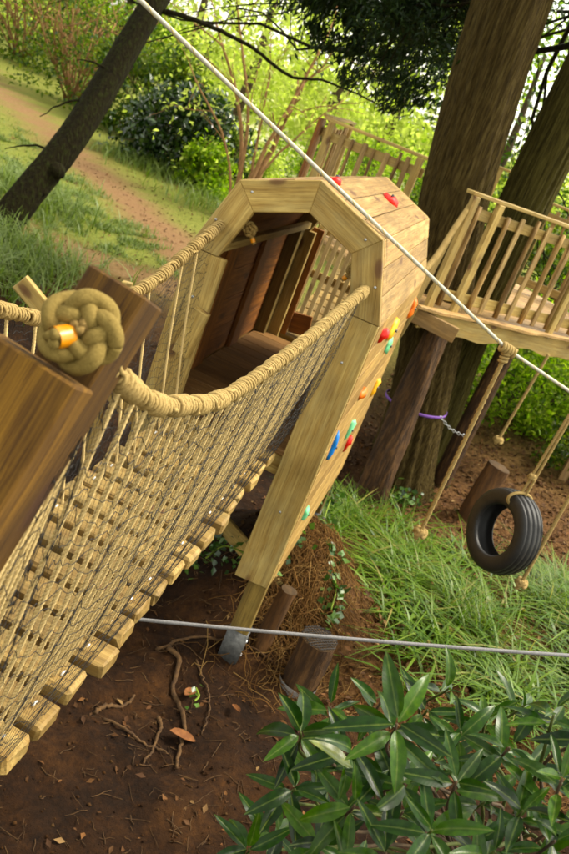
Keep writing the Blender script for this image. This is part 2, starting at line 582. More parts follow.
M['grass'] = leaf_mat('meadow_grass', [(0.025, 0.065, 0.006), (0.06, 0.125, 0.010), (0.11, 0.19, 0.018), (0.17, 0.23, 0.04), (0.045, 0.10, 0.010), (0.12, 0.20, 0.02), (0.08, 0.15, 0.014), (0.27, 0.23, 0.08)], 0.35, 0.45, 0.35)
M['grass_far'] = leaf_mat('pale_tuft_grass', [(0.05, 0.085, 0.012), (0.11, 0.16, 0.03), (0.20, 0.25, 0.085), (0.09, 0.13, 0.025)], 0.35, 0.45, 0.35)
M['leaf_lime'] = leaf_mat('lime_leaf', [(0.05, 0.10, 0.010), (0.12, 0.19, 0.018), (0.20, 0.27, 0.03), (0.28, 0.32, 0.06), (0.08, 0.14, 0.015)], 0.62, 0.5, 0.25, tcol=(1.55, 1.85, 0.9))
M['leaf_pale'] = leaf_mat('pale_sunlit_leaf', [(0.22, 0.27, 0.05), (0.32, 0.37, 0.09), (0.42, 0.45, 0.16), (0.26, 0.32, 0.06)], 0.62, 0.5, 0.25, tcol=(1.6, 1.75, 1.1))  # pale colours paint the bright background light into the leaves
M['leaf_mid'] = leaf_mat('mid_green_leaf', [(0.014, 0.034, 0.005), (0.040, 0.080, 0.010), (0.085, 0.125, 0.014), (0.14, 0.17, 0.028)], 0.5, 0.45, 0.3)
M['leaf_dark'] = leaf_mat('dark_evergreen_leaf', [(0.006, 0.016, 0.004), (0.013, 0.032, 0.006), (0.026, 0.052, 0.010), (0.040, 0.072, 0.014)], 0.2, 0.25, 0.6)
M['leaf_conifer'] = leaf_mat('conifer_spray', [(0.004, 0.010, 0.003), (0.009, 0.022, 0.005), (0.020, 0.040, 0.008)], 0.15, 0.6, 0.2)
M['leaf_ivy'] = leaf_mat('ivy_leaf', [(0.014, 0.038, 0.010), (0.03, 0.07, 0.015), (0.07, 0.14, 0.03), (0.12, 0.20, 0.05)], 0.25, 0.35, 0.5)
M['rhodo'] = leaf_mat('rhododendron_leaf', [(0.005, 0.018, 0.002), (0.014, 0.045, 0.004), (0.045, 0.100, 0.009), (0.008, 0.027, 0.003), (0.020, 0.056, 0.005)], 0.20, 0.34, 0.26, island=False)
M['rhodo_yellow'] = leaf_mat('yellowing_leaf', [(0.11, 0.14, 0.016), (0.12, 0.15, 0.018)], 0.25, 0.3, 0.5, island=False)
M['stem_olive'] = noisy('olive_stem', (0.028, 0.036, 0.008), (0.065, 0.080, 0.016), 40, (1, 1, 1), 0.7, 0.1, 0.002)
M['stem_green'] = noisy('green_stem', (0.10, 0.15, 0.02), (0.20, 0.26, 0.04), 40, (1, 1, 1), 0.6, 0.1, 0.002)


def plastic(name, c):
    return noisy(name, tuple(0.85 * k for k in c), c, 90, (1, 1, 1), 0.5, 0.35, 0.002, spec=0.4)


M['h_red'] = plastic('red_resin', (0.72, 0.035, 0.012))
M['h_orange'] = plastic('orange_resin', (0.85, 0.20, 0.01))
M['h_yellow'] = plastic('yellow_resin', (0.88, 0.46, 0.01))
M['h_mint'] = plastic('mint_resin', (0.20, 0.58, 0.30))
M['h_blue'] = plastic('blue_resin', (0.02, 0.18, 0.55))


# ------------------------------------------------------------------ the ground
def sstep(a, b, x):
    t = np.clip((x - a) / (b - a), 0, 1)
    return t * t * (3 - 2 * t)


_nz = [(rng.uniform(-1, 1, 2) * f, rng.uniform(0, 6.28), a) for f, a in
       [(0.5, .05), (0.9, .04), (1.7, .03), (3.1, .018), (5.3, .014), (8.0, .010), (13., .008), (19., .006), (27., .005)] for _ in range(3)]


def ground_z(x, y):
    x = np.asarray(x, float); y = np.asarray(y, float)
    z = -0.28 * sstep(5.8, 8.0, y) * sstep(-2.5, -0.5, x) * (1 - sstep(9.0, 13.0, y))
    z = z + 0.62 * np.exp(-(((x + 0.42) / 0.55) ** 2 + ((y - 5.05) / 0.70) ** 2))      # bank of roots below the tunnel
    z = z + 0.15 * np.exp(-(((x + 1.6) / 0.8) ** 2 + ((y - 4.6) / 1.2) ** 2))
    near = np.exp(-((x / 12) ** 2 + (y / 18) ** 2))
    for k, ph, a in _nz:
        z = z + a * np.sin(k[0] * x + k[1] * y + ph) * (0.25 + 0.75 * near) * 0.8
    return z


def poly_mask(x, y, poly, soft):
    """signed-ish soft inside test of a polygon (world x,y)"""
    P = np.asarray(poly, float)[:, :2]
    ins = np.zeros(x.shape, bool)
    dmin = np.full(x.shape, 1e9)
    for i in range(len(P)):
        a, b = P[i], P[(i + 1) % len(P)]
        c = ((a[1] > y) != (b[1] > y)) & (x < (b[0] - a[0]) * (y - a[1]) / (b[1] - a[1] + 1e-12) + a[0])
        ins ^= c
        d = b - a
        t = np.clip(((x - a[0]) * d[0] + (y - a[1]) * d[1]) / (d @ d + 1e-12), 0, 1)
        dmin = np.minimum(dmin, np.hypot(x - a[0] - t * d[0], y - a[1] - t * d[1]))
    s = np.where(ins, dmin, -dmin)
    return sstep(-soft, soft, s)


GRASS_POLY = [at_z(*p) for p in [(340, 500), (385, 500), (440, 525), (500, 580), (569, 570), (640, 600), (700, 700), (569, 760), (440, 715), (410, 640), (375, 590), (345, 535)]]
PATH_LINE = [at_z(*p)[:2] for p in [(-60, 40), (0, 92), (60, 140), (120, 188), (170, 238), (230, 290)]]
PATH2_LINE = [at_z(*p)[:2] for p in [(-40, 190), (20, 228), (100, 255), (180, 285), (240, 320)]]
GLARE_POLY = [at_z(*p) for p in [(150, 105), (185, 160), (215, 178), (300, 190), (420, 230), (420, 150), (290, 105), (200, 75)]]
LAWN_POLY = [at_z(*p) for p in [(-60, 75), (0, 112), (60, 165), (110, 200), (165, 250), (190, 275), (100, 246), (20, 215), (-60, 180)]]


def line_dist(x, y, L):
    d = np.full(x.shape, 1e9)
    for a, b in zip(L[:-1], L[1:]):
        v = b - a
        t = np.clip(((x - a[0]) * v[0] + (y - a[1]) * v[1]) / (v @ v), 0, 1)
        d = np.minimum(d, np.hypot(x - a[0] - t * v[0], y - a[1] - t * v[1]))
    return d


def graded(lo, hi, step, far_lo, far_hi, k=1.22):
    core = list(np.arange(lo, hi + 1e-6, step))
    s, p = step, lo
    left = []
    while p > far_lo:
        s *= k; p -= s; left.append(p)
    s, p = step, hi
    right = []
    while p < far_hi:
        s *= k; p += s; right.append(p)
    return np.array(left[::-1] + core + right)


gx = graded(-3.0, 3.2, 0.04, -500, 500, 1.10)
gy = graded(1.2, 8.5, 0.04, -300, 700, 1.06)
GX, GY = np.meshgrid(gx, gy)
GZ = ground_z(GX, GY)
clod = rng.normal(0, 1, GX.shape) * 0.006 * np.exp(-((GX / 5) ** 2 + ((GY - 4) / 6) ** 2))
GZ = GZ + clod
gv = np.stack([GX, GY, GZ], -1).reshape(-1, 3)
ny, nx = GX.shape
ii = (np.arange(ny - 1)[:, None] * nx + np.arange(nx - 1)[None, :])
gq = np.stack([ii, ii + 1, ii + nx + 1, ii + nx], -1).reshape(-1, 4)
gm, nt, out = new_mat('woodland_soil')
Lk = nt.links
tc = N(nt, 'ShaderNodeTexCoord')
na = N(nt, 'ShaderNodeTexNoise', Scale=2.3, Detail=8.0, Roughness=0.7)
nb = N(nt, 'ShaderNodeTexNoise', Scale=28.0, Detail=8.0, Roughness=0.75)
Lk.new(tc.outputs['Object'], na.inputs['Vector']); Lk.new(tc.outputs['Object'], nb.inputs['Vector'])
ra = ramp(nt, [(0.30, (0.006, 0.003, 0.0013)), (0.5, (0.024, 0.0105, 0.0038)), (0.72, (0.058, 0.026, 0.009))])
rb = ramp(nt, [(0.28, (0.35, 0.35, 0.35)), (0.55, (1.0, 1.0, 1.0)), (0.75, (2.1, 1.8, 1.5))])
Lk.new(na.outputs['Fac'], ra.inputs[0]); Lk.new(nb.outputs['Fac'], rb.inputs[0])
soil = mixc(nt, 1.0, ra.outputs[0], rb.outputs[0], 'MULTIPLY')
at_g = N(nt, 'ShaderNodeAttribute', attribute_name='cover')
sep = N(nt, 'ShaderNodeSeparateColor')
Lk.new(at_g.outputs['Color'], sep.inputs[0])
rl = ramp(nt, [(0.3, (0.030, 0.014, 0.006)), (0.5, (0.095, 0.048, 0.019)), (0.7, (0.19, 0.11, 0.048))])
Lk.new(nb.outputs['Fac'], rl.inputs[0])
rg = ramp(nt, [(0.3, (0.06, 0.075, 0.015)), (0.5, (0.16, 0.18, 0.04)), (0.7, (0.28, 0.28, 0.09))])
Lk.new(nb.outputs['Fac'], rg.inputs[0])
rp = ramp(nt, [(0.3, (0.13, 0.072, 0.034)), (0.55, (0.21, 0.125, 0.064)), (0.75, (0.32, 0.22, 0.13))])
Lk.new(nb.outputs['Fac'], rp.inputs[0])
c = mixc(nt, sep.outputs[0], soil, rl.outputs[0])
c = mixc(nt, sep.outputs[1], c, rg.outputs[0])
c = mixc(nt, sep.outputs[2], c, rp.outputs[0])
rs = ramp(nt, [(0.3, (0.26, 0.26, 0.12)), (0.6, (0.46, 0.45, 0.26))])
Lk.new(nb.outputs['Fac'], rs.inputs[0])
c = mixc(nt, at_g.outputs['Alpha'], c, rs.outputs[0])          # background glare painted into the far ground as a pale colour
pb = N(nt, 'ShaderNodeBsdfPrincipled', Roughness=0.95)
pb.inputs['Specular IOR Level'].default_value = 0.15
Lk.new(c, pb.inputs['Base Color'])
bp = N(nt, 'ShaderNodeBump', Strength=0.8, Distance=0.03)
Lk.new(nb.outputs['Fac'], bp.inputs['Height']); Lk.new(bp.outputs[0], pb.inputs['Normal'])
Lk.new(pb.outputs[0], out.inputs[0])
gme = mesh_np('ground', gv, gq, gm, True)
wob = 0.25 * np.sin(GX * 2.1 + GY) + 0.2 * np.sin(GY * 3.3 - GX * 1.7)
m_gr = poly_mask(GX, GY, GRASS_POLY, 0.25) * 0.12
m_lawn = poly_mask(GX, GY, LAWN_POLY, 0.5)
m_path = 1 - sstep(0.35, 0.85, line_dist(GX, GY, PATH_LINE) + 0.3 * wob)
m_glare = poly_mask(GX, GY, GLARE_POLY, 1.0)
m_path2 = 1 - sstep(0.25, 0.7, line_dist(GX, GY, PATH2_LINE) + 0.3 * wob)
far_green = sstep(9.0, 16.0, np.hypot(GX, GY)) * 0.85
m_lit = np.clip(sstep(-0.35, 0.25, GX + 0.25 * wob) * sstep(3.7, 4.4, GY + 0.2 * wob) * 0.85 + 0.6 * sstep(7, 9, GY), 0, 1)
cover = np.stack([m_lit, np.clip(np.maximum(np.maximum(m_gr, m_lawn), far_green), 0, 1), np.clip(np.maximum(m_path, m_path2 * 0.7), 0, 1), m_glare], -1).reshape(-1, 4)
ca = gme.color_attributes.new('cover', 'FLOAT_COLOR', 'POINT')
ca.data.foreach_set('color', cover.astype(np.float32).ravel())
ground = tag(link('ground', gme), kind='structure')


# ------------------------------------------------------------------ vegetation builders
def leaves_np(pos, size, aspect=0.5, up=0.5, fold=0.15, axis=None):
    """n leaves as 4-point folded blades; pos (n,3), size (n,)"""
    n = len(pos)
    d = rng.normal(0, 1, (n, 3)) if axis is None else axis + rng.normal(0, 0.35, (n, 3))
    d[:, 2] -= 0.15
    d /= np.linalg.norm(d, axis=1)[:, None]
    nr = rng.normal(0, 1, (n, 3)); nr[:, 2] = np.abs(nr[:, 2]) + up
    s = np.cross(d, nr); s /= np.linalg.norm(s, axis=1)[:, None] + 1e-9
    nn = np.cross(s, d)
    L = size[:, None]
    a = pos - d * L * 0.5
    b = pos + s * L * aspect * 0.5 + nn * L * fold - d * L * 0.05
    c_ = pos + d * L * 0.5
    e = pos - s * L * aspect * 0.5 + nn * L * fold - d * L * 0.05
    v = np.stack([a, b, c_, e], 1).reshape(-1, 3)
    i = np.arange(n) * 4
    t = np.concatenate([np.stack([i, i + 1, i + 2], -1), np.stack([i, i + 2, i + 3], -1)])
    return v, t


def clump_points(n, centre, radii, clumps, spread, floor=None):
    """points gathered in clumps through an ellipsoid, denser to the rim"""
    c = rng.normal(0, 1, (clumps, 3)); c /= np.linalg.norm(c, axis=1)[:, None]
    c *= (rng.uniform(0.25, 1.0, clumps) ** 0.5)[:, None]
    w = rng.uniform(0.3, 1.0, clumps); w /= w.sum()
    k = rng.choice(clumps, n, p=w)
    sp = rng.uniform(0.5, 1.5, clumps)
    p = c[k] * np.asarray(radii) + rng.normal(0, 1, (n, 3)) * spread * sp[k][:, None] * np.array([1, 1, 0.7])
    p = p + np.asarray(centre)
    if floor is not None:
        p[:, 2] = np.where(p[:, 2] < floor, floor + np.abs(rng.normal(0, .15, n)), p[:, 2])
    return p


def leaf_cloud(name, mat, parent, n, centre, radii, clumps, spread, size, aspect=0.5, up=0.6, floor=None, origin=None):
    p = clump_points(n, centre, radii, clumps, spread, floor)
    s = size * rng.uniform(0.6, 1.3, n)
    v, t = leaves_np(p, s, aspect, up)
    return MB().add(v, None, t).build(name, mat, parent, False, origin)


def trunk_arrays(path, rad, sides=24, rough=0.06, ridges=9, n=60):
    path = resample(path, n)
    r = np.interp(np.linspace(0, 1, n), np.linspace(0, 1, len(rad)), rad)
    a = np.linspace(0, 2 * math.pi, sides, endpoint=False)
    ph = rng.uniform(0, 6.28, 6)
    tt = np.linspace(0, 1, n)[:, None]
    k = 1 + rough * (np.sin(ridges * a[None, :] + ph[0] + 3 * tt) * 0.5 + np.sin((ridges + 4) * a[None, :] + ph[1] - 5 * tt) * 0.35
                     + np.sin(3 * a[None, :] + ph[2] + 2 * np.sin(7 * tt)) * 0.7 + np.sin(2 * a[None] + 9 * tt + ph[3]) * 0.5)
    if sides > 40:
        k = k + rough * 0.9 * (np.abs(np.sin(19 * a[None] + ph[4] + 2.2 * np.sin(5 * tt + 2 * a[None]))) - 0.6) * (0.7 + 0.3 * np.sin(23 * tt + 5 * a[None]))
    k = k + rng.normal(0, rough * 0.12, k.shape)
    R = r[:, None] * k
    return tube_arrays(path, R, sides, True)


def branchy(mb, p, d, length, rad, depth, spread=0.6, sides=5, up=0.15):
    """simple forking branch"""
    p = np.asarray(p, float); d = np.asarray(d, float)
    pts = [p]
    q, dd = p.copy(), d / np.linalg.norm(d)
    steps = 5
    for i in range(steps):
        dd = dd + rng.normal(0, 0.16, 3) + np.array([0, 0, up * 0.2])
        dd /= np.linalg.norm(dd)
        q = q + dd * length / steps
        pts.append(q.copy())
    mb.tube(np.array(pts), np.linspace(rad, rad * 0.55, steps + 1), sides)
    tips = [(q, dd)]
    if depth > 0:
        for j in range(rng.integers(2, 4)):
            i = rng.integers(2, steps + 1)
            nd = dd + rng.normal(0, spread, 3)
            tips += branchy(mb, pts[i], nd, length * rng.uniform(0.5, 0.8), rad * 0.55, depth - 1, spread, max(4, sides - 1), up)
    return tips


def tips_foliage(name, mat, parent, tips, per, spread, size, aspect=0.5, origin=None):
    c = np.array([t[0] for t in tips])
    k = rng.integers(0, len(c), per * len(c))
    p = c[k] + rng.normal(0, 1, (len(k), 3)) * spread * np.array([1, 1, 0.7])
    v, t = leaves_np(p, size * rng.uniform(0.6, 1.3, len(k)), aspect, 0.6)
    return MB().add(v, None, t).build(name, mat, parent, False, origin)


# ------------------------------------------------------------------ the crawl tunnel with its climbing wall
AX = -0.848                      # middle of tunnel and bridge
Y0, Y1 = 4.0, 6.0
FLOOR = 1.33
O = [(0.0, 2.675), (0.38, 2.53), (0.525, 2.14)]


def offset_pts(w):
    """inner corners of the four-board arch, boards w wide"""
    d1 = np.array(O[1]) - np.array(O[0]); d1 /= np.linalg.norm(d1)
    d2 = np.array(O[2]) - np.array(O[1]); d2 /= np.linalg.norm(d2)
    n1, n2 = np.array([d1[1], -d1[0]]), np.array([d2[1], -d2[0]])
    ia = np.array([0.0, O[0][1] + w * n1[1] - (n1[0] * w) / d1[0] * d1[1]])
    m = np.linalg.solve(np.array([n1, n2]), np.array([w, w])) + np.array(O[1])
    q = np.array(O[2]) + n2 * w
    t = (O[2][1] - q[1]) / d2[1]
    ib = q + d2 * t
    return ia, m, ib


tunnel = thing('climbing_tunnel', 'pale timber crawl tunnel with arched mouth and coloured holds on its side wall', 'play tunnel', (AX, 5.0, 0.0))
ia, im, ib = offset_pts(0.152)


def arch(y, depth, mat):
    for s in (-1, 1):
        up = [(AX + s * O[0][0], y, O[0][1]), (AX + s * O[1][0], y, O[1][1]), (AX + s * im[0], y, im[1]), (AX + s * ia[0], y, ia[1])]
        lo = [(AX + s * O[1][0], y, O[1][1]), (AX + s * O[2][0], y, O[2][1]), (AX + s * ib[0], y, ib[1]), (AX + s * im[0], y, im[1])]
        board_poly('arch_board', up, depth, (0, -1, 0), up[0], up[1], mat, tunnel)
        board_poly('arch_board', lo, depth, (0, -1, 0), lo[0], lo[1], mat, tunnel)


arch(Y0, 0.045, M['pine'])
arch(Y1 - 0.045, 0.045, M['pine'])
zb = O[2][1] - 0.003
for s in (-1, 1):
    xo, xi = AX + s * 0.520, AX + s * 0.318
    for y in (Y0 + 0.002, Y1 - 0.047):
        bottom = 0.53 if y < 5 else 0.60
        pts = [(xo, y, zb), (xo, y, bottom), (xi, y, bottom - 0.012), (xi, y, zb)]
        board_poly('upright_board', pts, 0.042, (0, -1, 0), pts[0], pts[1], M['pine'], tunnel)
        # squared post behind the board, standing in a steel shoe
        xp = AX + s * 0.455
        yp = y + 0.046 + 0.05 if y < 5 else y - 0.052
        zg = float(ground_z(xp, yp))
        timber('post', (xp, yp, zg + 0.09), (xp, yp, zb), 0.11, 0.095, (1, 0, 0), M['old_post'], tunnel)
        shoe = MB()
        for (cx, cy, hx, hy) in ((0, -0.0515, 0.061, 0.003), (0, 0.0515, 0.061, 0.003), (-0.0585, 0, 0.003, 0.048), (0.0585, 0, 0.003, 0.048)):
            shoe.add(np.array([(xp + cx + dx * hx, yp + cy + dy * hy, zg - 0.06 + dz) for dx in (-1, 1) for dy in (-1, 1) for dz in (0, 0.25)]),
                     np.array([(0, 1, 3, 2), (4, 6, 7, 5), (0, 4, 5, 1), (2, 3, 7, 6), (0, 2, 6, 4), (1, 5, 7, 3)]))
        shoe.build('post_shoe', M['dull'], tunnel, False)
        for zz in (0.12, 0.02):
            mbb = MB().tube([(xp + s * 0.060, yp, zg + zz), (xp + s * 0.068, yp, zg + zz)], 0.010, 6)
            mbb.build('bolt', M['zinc'], tunnel, False)

# roof planks, three to a slope, four slopes
PL0, PL1 = Y0 + 0.047, Y1 - 0.047
for s in (-1, 1):
    for a, b in ((O[0], O[1]), (O[1], O[2])):
        a = np.array(a); b = np.array(b)
        L = np.linalg.norm(b - a)
        d = (b - a) / L
        nrm = np.array([-d[1], d[0]])
        if nrm[1] < 0: nrm = -nrm
        k = 3
        w = L / k
        for i in range(k):
            mid = a + d * w * (i + 0.5) + nrm * (-0.010 + rng.uniform(-0.003, 0.003))
            over = rng.uniform(0.0, 0.012)
            timber('roof_plank', (AX + s * mid[0], PL0, mid[1]), (AX + s * mid[0], Y1 + 0.02 + over, mid[1]), w - 0.006, 0.022,
                   (s * d[0], 0, d[1]), M['pine_roof'], tunnel, 0.003)
        # brown lining
        mid = a + d * L * 0.5 - nrm * 0.036
        timber('lining_board', (AX + s * mid[0], PL0, mid[1]), (AX + s * mid[0], PL1, mid[1]), L - 0.05, 0.012,
               (s * d[0], 0, d[1]), M['inner'], tunnel, 0.002)
# side walls of horizontal planks
for s in (-1, 1):
    z = zb
    i = 0
    while z > 0.62:
        w = 0.145
        z0 = z - w
        y_end = Y1 + (0.015 if i % 2 else 0.0)
        timber('wall_plank', (AX + s * 0.5105, Y0 + 0.047, z0 + w / 2), (AX + s * 0.5105, y_end, z0 + w / 2), w - 0.004, 0.025,
               (0, 0, 1), M['pine_wall'], tunnel, 0.002, 0.0008)
        z = z0
        i += 1
    for k in range(4):
        zc = FLOOR + 0.1 + k * 0.2
        timber('lining_board', (AX + s * 0.487, PL0, zc), (AX + s * 0.487, PL1, zc), 0.196, 0.012, (0, 0, 1), M['inner'], tunnel, 0.002)
    for yb in (4.62, 5.30):
        timber('batten', (AX + s * 0.466, yb, FLOOR), (AX + s * 0.466, yb, 2.12), 0.17, 0.026, (0, 1, 0), M['inner'], tunnel)
timber('batten', (-1.235, Y0 + 0.05, 2.175), (-1.235, Y1 - 0.05, 2.175), 0.045, 0.04, (0, 0, 1), M['pine'], tunnel)
timber('batten', (AX + 0.40, Y0 + 0.05, 2.175), (AX + 0.40, Y1 - 0.05, 2.175), 0.045, 0.04, (0, 0, 1), M['pine'], tunnel)
# floor
k = 0
y = Y0 + 0.07
while y < Y1 - 0.02:
    timber('floor_plank', (AX - 0.475, y, FLOOR - 0.014), (AX + 0.475, y, FLOOR - 0.014), 0.132, 0.028, (0, 1, 0), M['inner_floor'], tunnel, 0.003)
    y += 0.138
for yy in (Y0 + 0.07, Y1 - 0.1):
    timber('joist', (AX - 0.39, yy, FLOOR - 0.10), (AX + 0.39, yy, FLOOR - 0.10), 0.13, 0.045, (0, 0, 1), M['pine'], tunnel)
# block on the left upright
timber('block', (-1.225, Y0 - 0.030, 1.60), (-1.185, Y0 - 0.030, 1.86), 0.085, 0.055, (1, 0, 0), M['pine'], tunnel)
# slatted guard closing the far end
for i in range(13):
    x = -1.22 + i * 0.062
    timber('slat', (x, Y1 + 0.50, FLOOR - 0.06), (x + 0.015, Y1 + 0.50, 2.30 + 0.02 * math.sin(i * 2.2)), 0.034, 0.02, (1, 0, 0), M['pine_slat'], tunnel, 0.002)
for zz in (FLOOR + 0.03, 1.75, 2.10):
    timber('slat_rail', (-1.27, Y1 + 0.525, zz), (-0.40, Y1 + 0.525, zz), 0.06, 0.025, (0, 0, 1), M['pine'], tunnel, 0.002)
for i in range(2):
    timber('end_board', (-1.315 + i * 0.125, Y1 + 0.06, FLOOR), (-1.315 + i * 0.125, Y1 + 0.06, 2.16), 0.12, 0.024, (1, 0, 0), M['inner'], tunnel, 0.002)
timber('end_board', (-1.14, Y1 + 0.10, FLOOR + 0.10), (-0.98, Y1 + 0.10, FLOOR + 0.12), 0.16, 0.024, (0, 0, 1), M['inner'], tunnel, 0.002)


def hold(p, normal, size, mat, label, parent, long_dir=(0, 0, 1)):
    bm = bmesh.new()
    bmesh.ops.create_icosphere(bm, subdivisions=2, radius=1.0)
    r = random.Random(int(abs(p[1]) * 1000 + abs(p[2]) * 77))
    ph = [r.uniform(0, 6.28) for _ in range(4)]
    for v in bm.verts:
        k = 0.84 * (1 + 0.22 * math.sin(3.4 * v.co.x + ph[0]) + 0.2 * math.sin(4.6 * v.co.y + ph[1]) + 0.16 * math.sin(6 * v.co.z + 5 * v.co.x + ph[2]) + 0.07 * r.uniform(-1, 1))
        taper = 1.0 - 0.35 * v.co.x
        v.co = Vector((v.co.x * size[0] * k, v.co.y * size[1] * taper * k, max(v.co.z, -0.25) * size[2] * k))
    me = bpy.data.meshes.new('climbing_hold')
    bm.to_mesh(me); bm.free()
    for f in me.polygons: f.use_smooth = True
    me.materials.append(mat)
    n = V(normal).normalized()
    x = V(long_dir); x = (x - n * x.dot(n)).normalized()
    y_ = n.cross(x)
    Mx = Matrix(((x.x, y_.x, n.x, p[0]), (x.y, y_.y, n.y, p[1]), (x.z, y_.z, n.z, p[2]), (0, 0, 0, 1)))
    o = link('climbing_hold', me, parent, Mx)
    o['label'] = label
    bt, bq, btr = tube_arrays([(0, 0, size[2] * 0.55), (0, 0, size[2] * 1.02)], 0.009, 8)
    bo = bpy.data.objects.new('bolt', mesh_np('bolt', bt, [bq, btr], M['dull'], False))
    COL.objects.link(bo); bo.parent = o
    return o


WX = AX + 0.524
for (yy, zz, col, sz, lab) in [
    (6.00 - 0.10, 1.93, 'h_orange', (.075, .06, .035), 'orange climbing hold by the far corner of the wall'),
    (4.30, 2.04, 'h_red', (.055, .05, .035), 'red climbing hold near the top of the wall'),
    (4.86, 1.965, 'h_yellow', (.075, .09, .035), 'yellow climbing hold near the top of the wall'),
    (5.10, 1.81, 'h_mint', (.060, .075, .03), 'mint climbing hold under the yellow one'),
    (4.66, 1.59, 'h_orange', (.060, .055, .03), 'orange climbing hold half way down the wall'),
    (5.60, 1.38, 'h_yellow', (.070, .06, .03), 'yellow climbing hold half way down the wall'),
    (4.90, 1.27, 'h_mint', (.075, .05, .03), 'mint climbing hold low on the wall'),
    (5.28, 1.04, 'h_red', (.070, .07, .03), 'red climbing hold low on the wall'),
    (4.19, 1.40, 'h_blue', (.095, .042, .03), 'blue climbing hold by the front corner of the wall'),
    (4.26, 0.93, 'h_mint', (.045, .05, .03), 'mint climbing hold at the foot of the wall')]:
    hold((WX, yy, zz), (1, 0, 0), sz, M[col], lab, tunnel)
nC = (0.357, 0, 0.934)
hold((-0.815, 4.17, 2.675), (0, 0, 1), (.065, .05, .035), M['h_red'], 'red climbing hold on the ridge of the roof', tunnel, (0, 1, 0))
hold((-0.665, 5.18, 2.606), nC, (.06, .05, .04), M['h_red'], 'red climbing hold on the roof slope', tunnel, (1, 0, 0))
# screw heads on the arch boards
for s in (-1, 1):
    for (hx, hz) in ((0.30, 2.50), (0.43, 2.31), (0.42, 1.9), (0.42, 1.0)):
        MB().tube([(AX + s * hx, Y0 - 0.004, hz), (AX + s * hx, Y0 + 0.004, hz)], 0.007, 6).build('screw', M['steel'], tunnel, False)

# ------------------------------------------------------------------ the rope bridge
bridge = thing('rope_bridge', 'rope bridge of thick pale planks with roped sides and black netting', 'rope bridge', (AX, 2.5, 1.3))
RX, LX = AX + 0.392, AX - 0.392


def plank_z(y):
    return FLOOR - 0.035 * math.sin(math.pi * (y - 0.6) / 3.4) + 0.01


pl_y = []
y = 3.86
while y > 0.35:
    pl_y.append(y)
    y -= 0.153
XR, XL = AX + 0.303, AX - 0.303
for i, y in enumerate(pl_y):
    zt = plank_z(y)
    a = rng.uniform(-0.012, 0.012)
    tl = rng.uniform(-0.010, 0.010)
    timber('plank', (XL + rng.uniform(-.015, .015), y - a, zt - 0.028 - tl), (XR + rng.uniform(-.02, .02), y + a, zt - 0.030 + tl), 0.116, 0.060,
           (0, 1, 0), M['pine_plank'], bridge, 0.010, 0.005)
for xx in (AX - 0.20, AX + 0.20, AX):
    pth = np.array([(xx, yy, plank_z(yy) - 0.070) for yy in np.linspace(0.3, 4.03, 40)])
    laid_rope(MB(), pth, 0.013).build('foot_rope', M['rope'], bridge)

right_pts = [(-0.470, 1.03, 3.05 - 0.400), (-0.462, 1.17, 3.05 - 0.500), (-0.452, 1.37, 3.05 - 0.612), (-0.450, 1.57, 3.05 - 0.680), (-0.450, 1.98, 3.05 - 0.770),
             (-0.450, 2.74, 3.05 - 0.790), (RX, 3.50, 3.05 - 0.782), (RX, 4.02, 3.05 - 0.768), (RX, 4.12, 3.05 - 0.765)]
left_pts = [(LX, 0.9, 3.05 - 0.42), (LX, 1.5, 3.05 - 0.68), (LX + 0.01, 2.13, 3.05 - 0.888), (LX + 0.02, 2.64, 3.05 - 1.010), (LX + 0.01, 3.25, 3.05 - 0.966), (LX, 3.62, 3.05 - 0.866),
            (LX, 3.98, 3.05 - 0.752), (LX, 4.10, 3.05 - 0.72)]


def hand_rope(pts, ys):
    path = resample(pts, 160)
    core = MB()
    laid_rope(core, path, 0.0125, 6, 0.075, 10)
    core.build('hand_rope', M['rope'], bridge)
    inside = path[(path[:, 1] > 1.10) & (path[:, 1] < 3.985)]
    # wrapping cord: a close spiral with a fat hitch at every hanger
    s = np.concatenate([[0], np.cumsum(np.linalg.norm(np.diff(inside, axis=0), axis=1))])
    r = 0.0140 + 0.0085 * np.clip((inside[:, 1] - 1.2) / 2.7, 0, 1)
    wrap = MB()
    wrap.tube(helix(inside, r, 0.0190, 0.0, 10, 1.3), 0.0048, 5)
    wrap.tube(helix(inside, r + 0.003, 0.085, 1.0, 16, 0.9), 0.0050, 5)
    wrap.build('wrapping_cord', M['rope_pale'], bridge)
    return path


RP = hand_rope(right_pts, pl_y)
LP = hand_rope(left_pts, pl_y)


def on_rope(P, y):
    i = np.argmin(np.abs(P[:, 1] - y))
    return P[i]


for P, sgn in ((RP, 1), (LP, -1)):
    for i, y in enumerate(pl_y):
        if y < 0.7: continue
        zt = plank_z(y)
        bx = AX + sgn * 0.228
        for q in ((-1, 1) if sgn > 0 else ((1,) if i % 3 else ())):
            hang = MB()
            tq = on_rope(P, max(1.16, y + q * 0.034 + rng.uniform(-.012, .012))) + np.array([0, 0, -0.012])
            bot = np.array([bx + rng.uniform(-.012, .012), y + q * 0.026, zt + 0.004])
            mid = (tq + bot) / 2 + np.array([sgn * 0.012, 0.006 * q, 0])
            laid_rope(hang, resample([tq, mid, bot], 14), 0.0060, 5, 0.036, 6)
            hang.build('hanger', M['rope_hang'], bridge)
        # hitch round the hand rope
        hp = P[np.abs(P[:, 1] - y) < 0.045]
        if len(hp) > 3 and y > 1.12:
            MB().tube(helix(hp, 0.0185 + 0.0095 * min(1, max(0, (y - 1.2) / 2.7)), 0.018, i, 10, 1.1), 0.0056, 6).build('hitch', M['rope_pale'], bridge)
        st = MB()
        st.tube([(bx + sgn * 0.012, y - 0.012, zt + 0.001), (bx + sgn * 0.012, y, zt + 0.008), (bx + sgn * 0.012, y + 0.012, zt + 0.001)], 0.0035, 5)
        st.build('staple', M['zinc'], bridge, False)
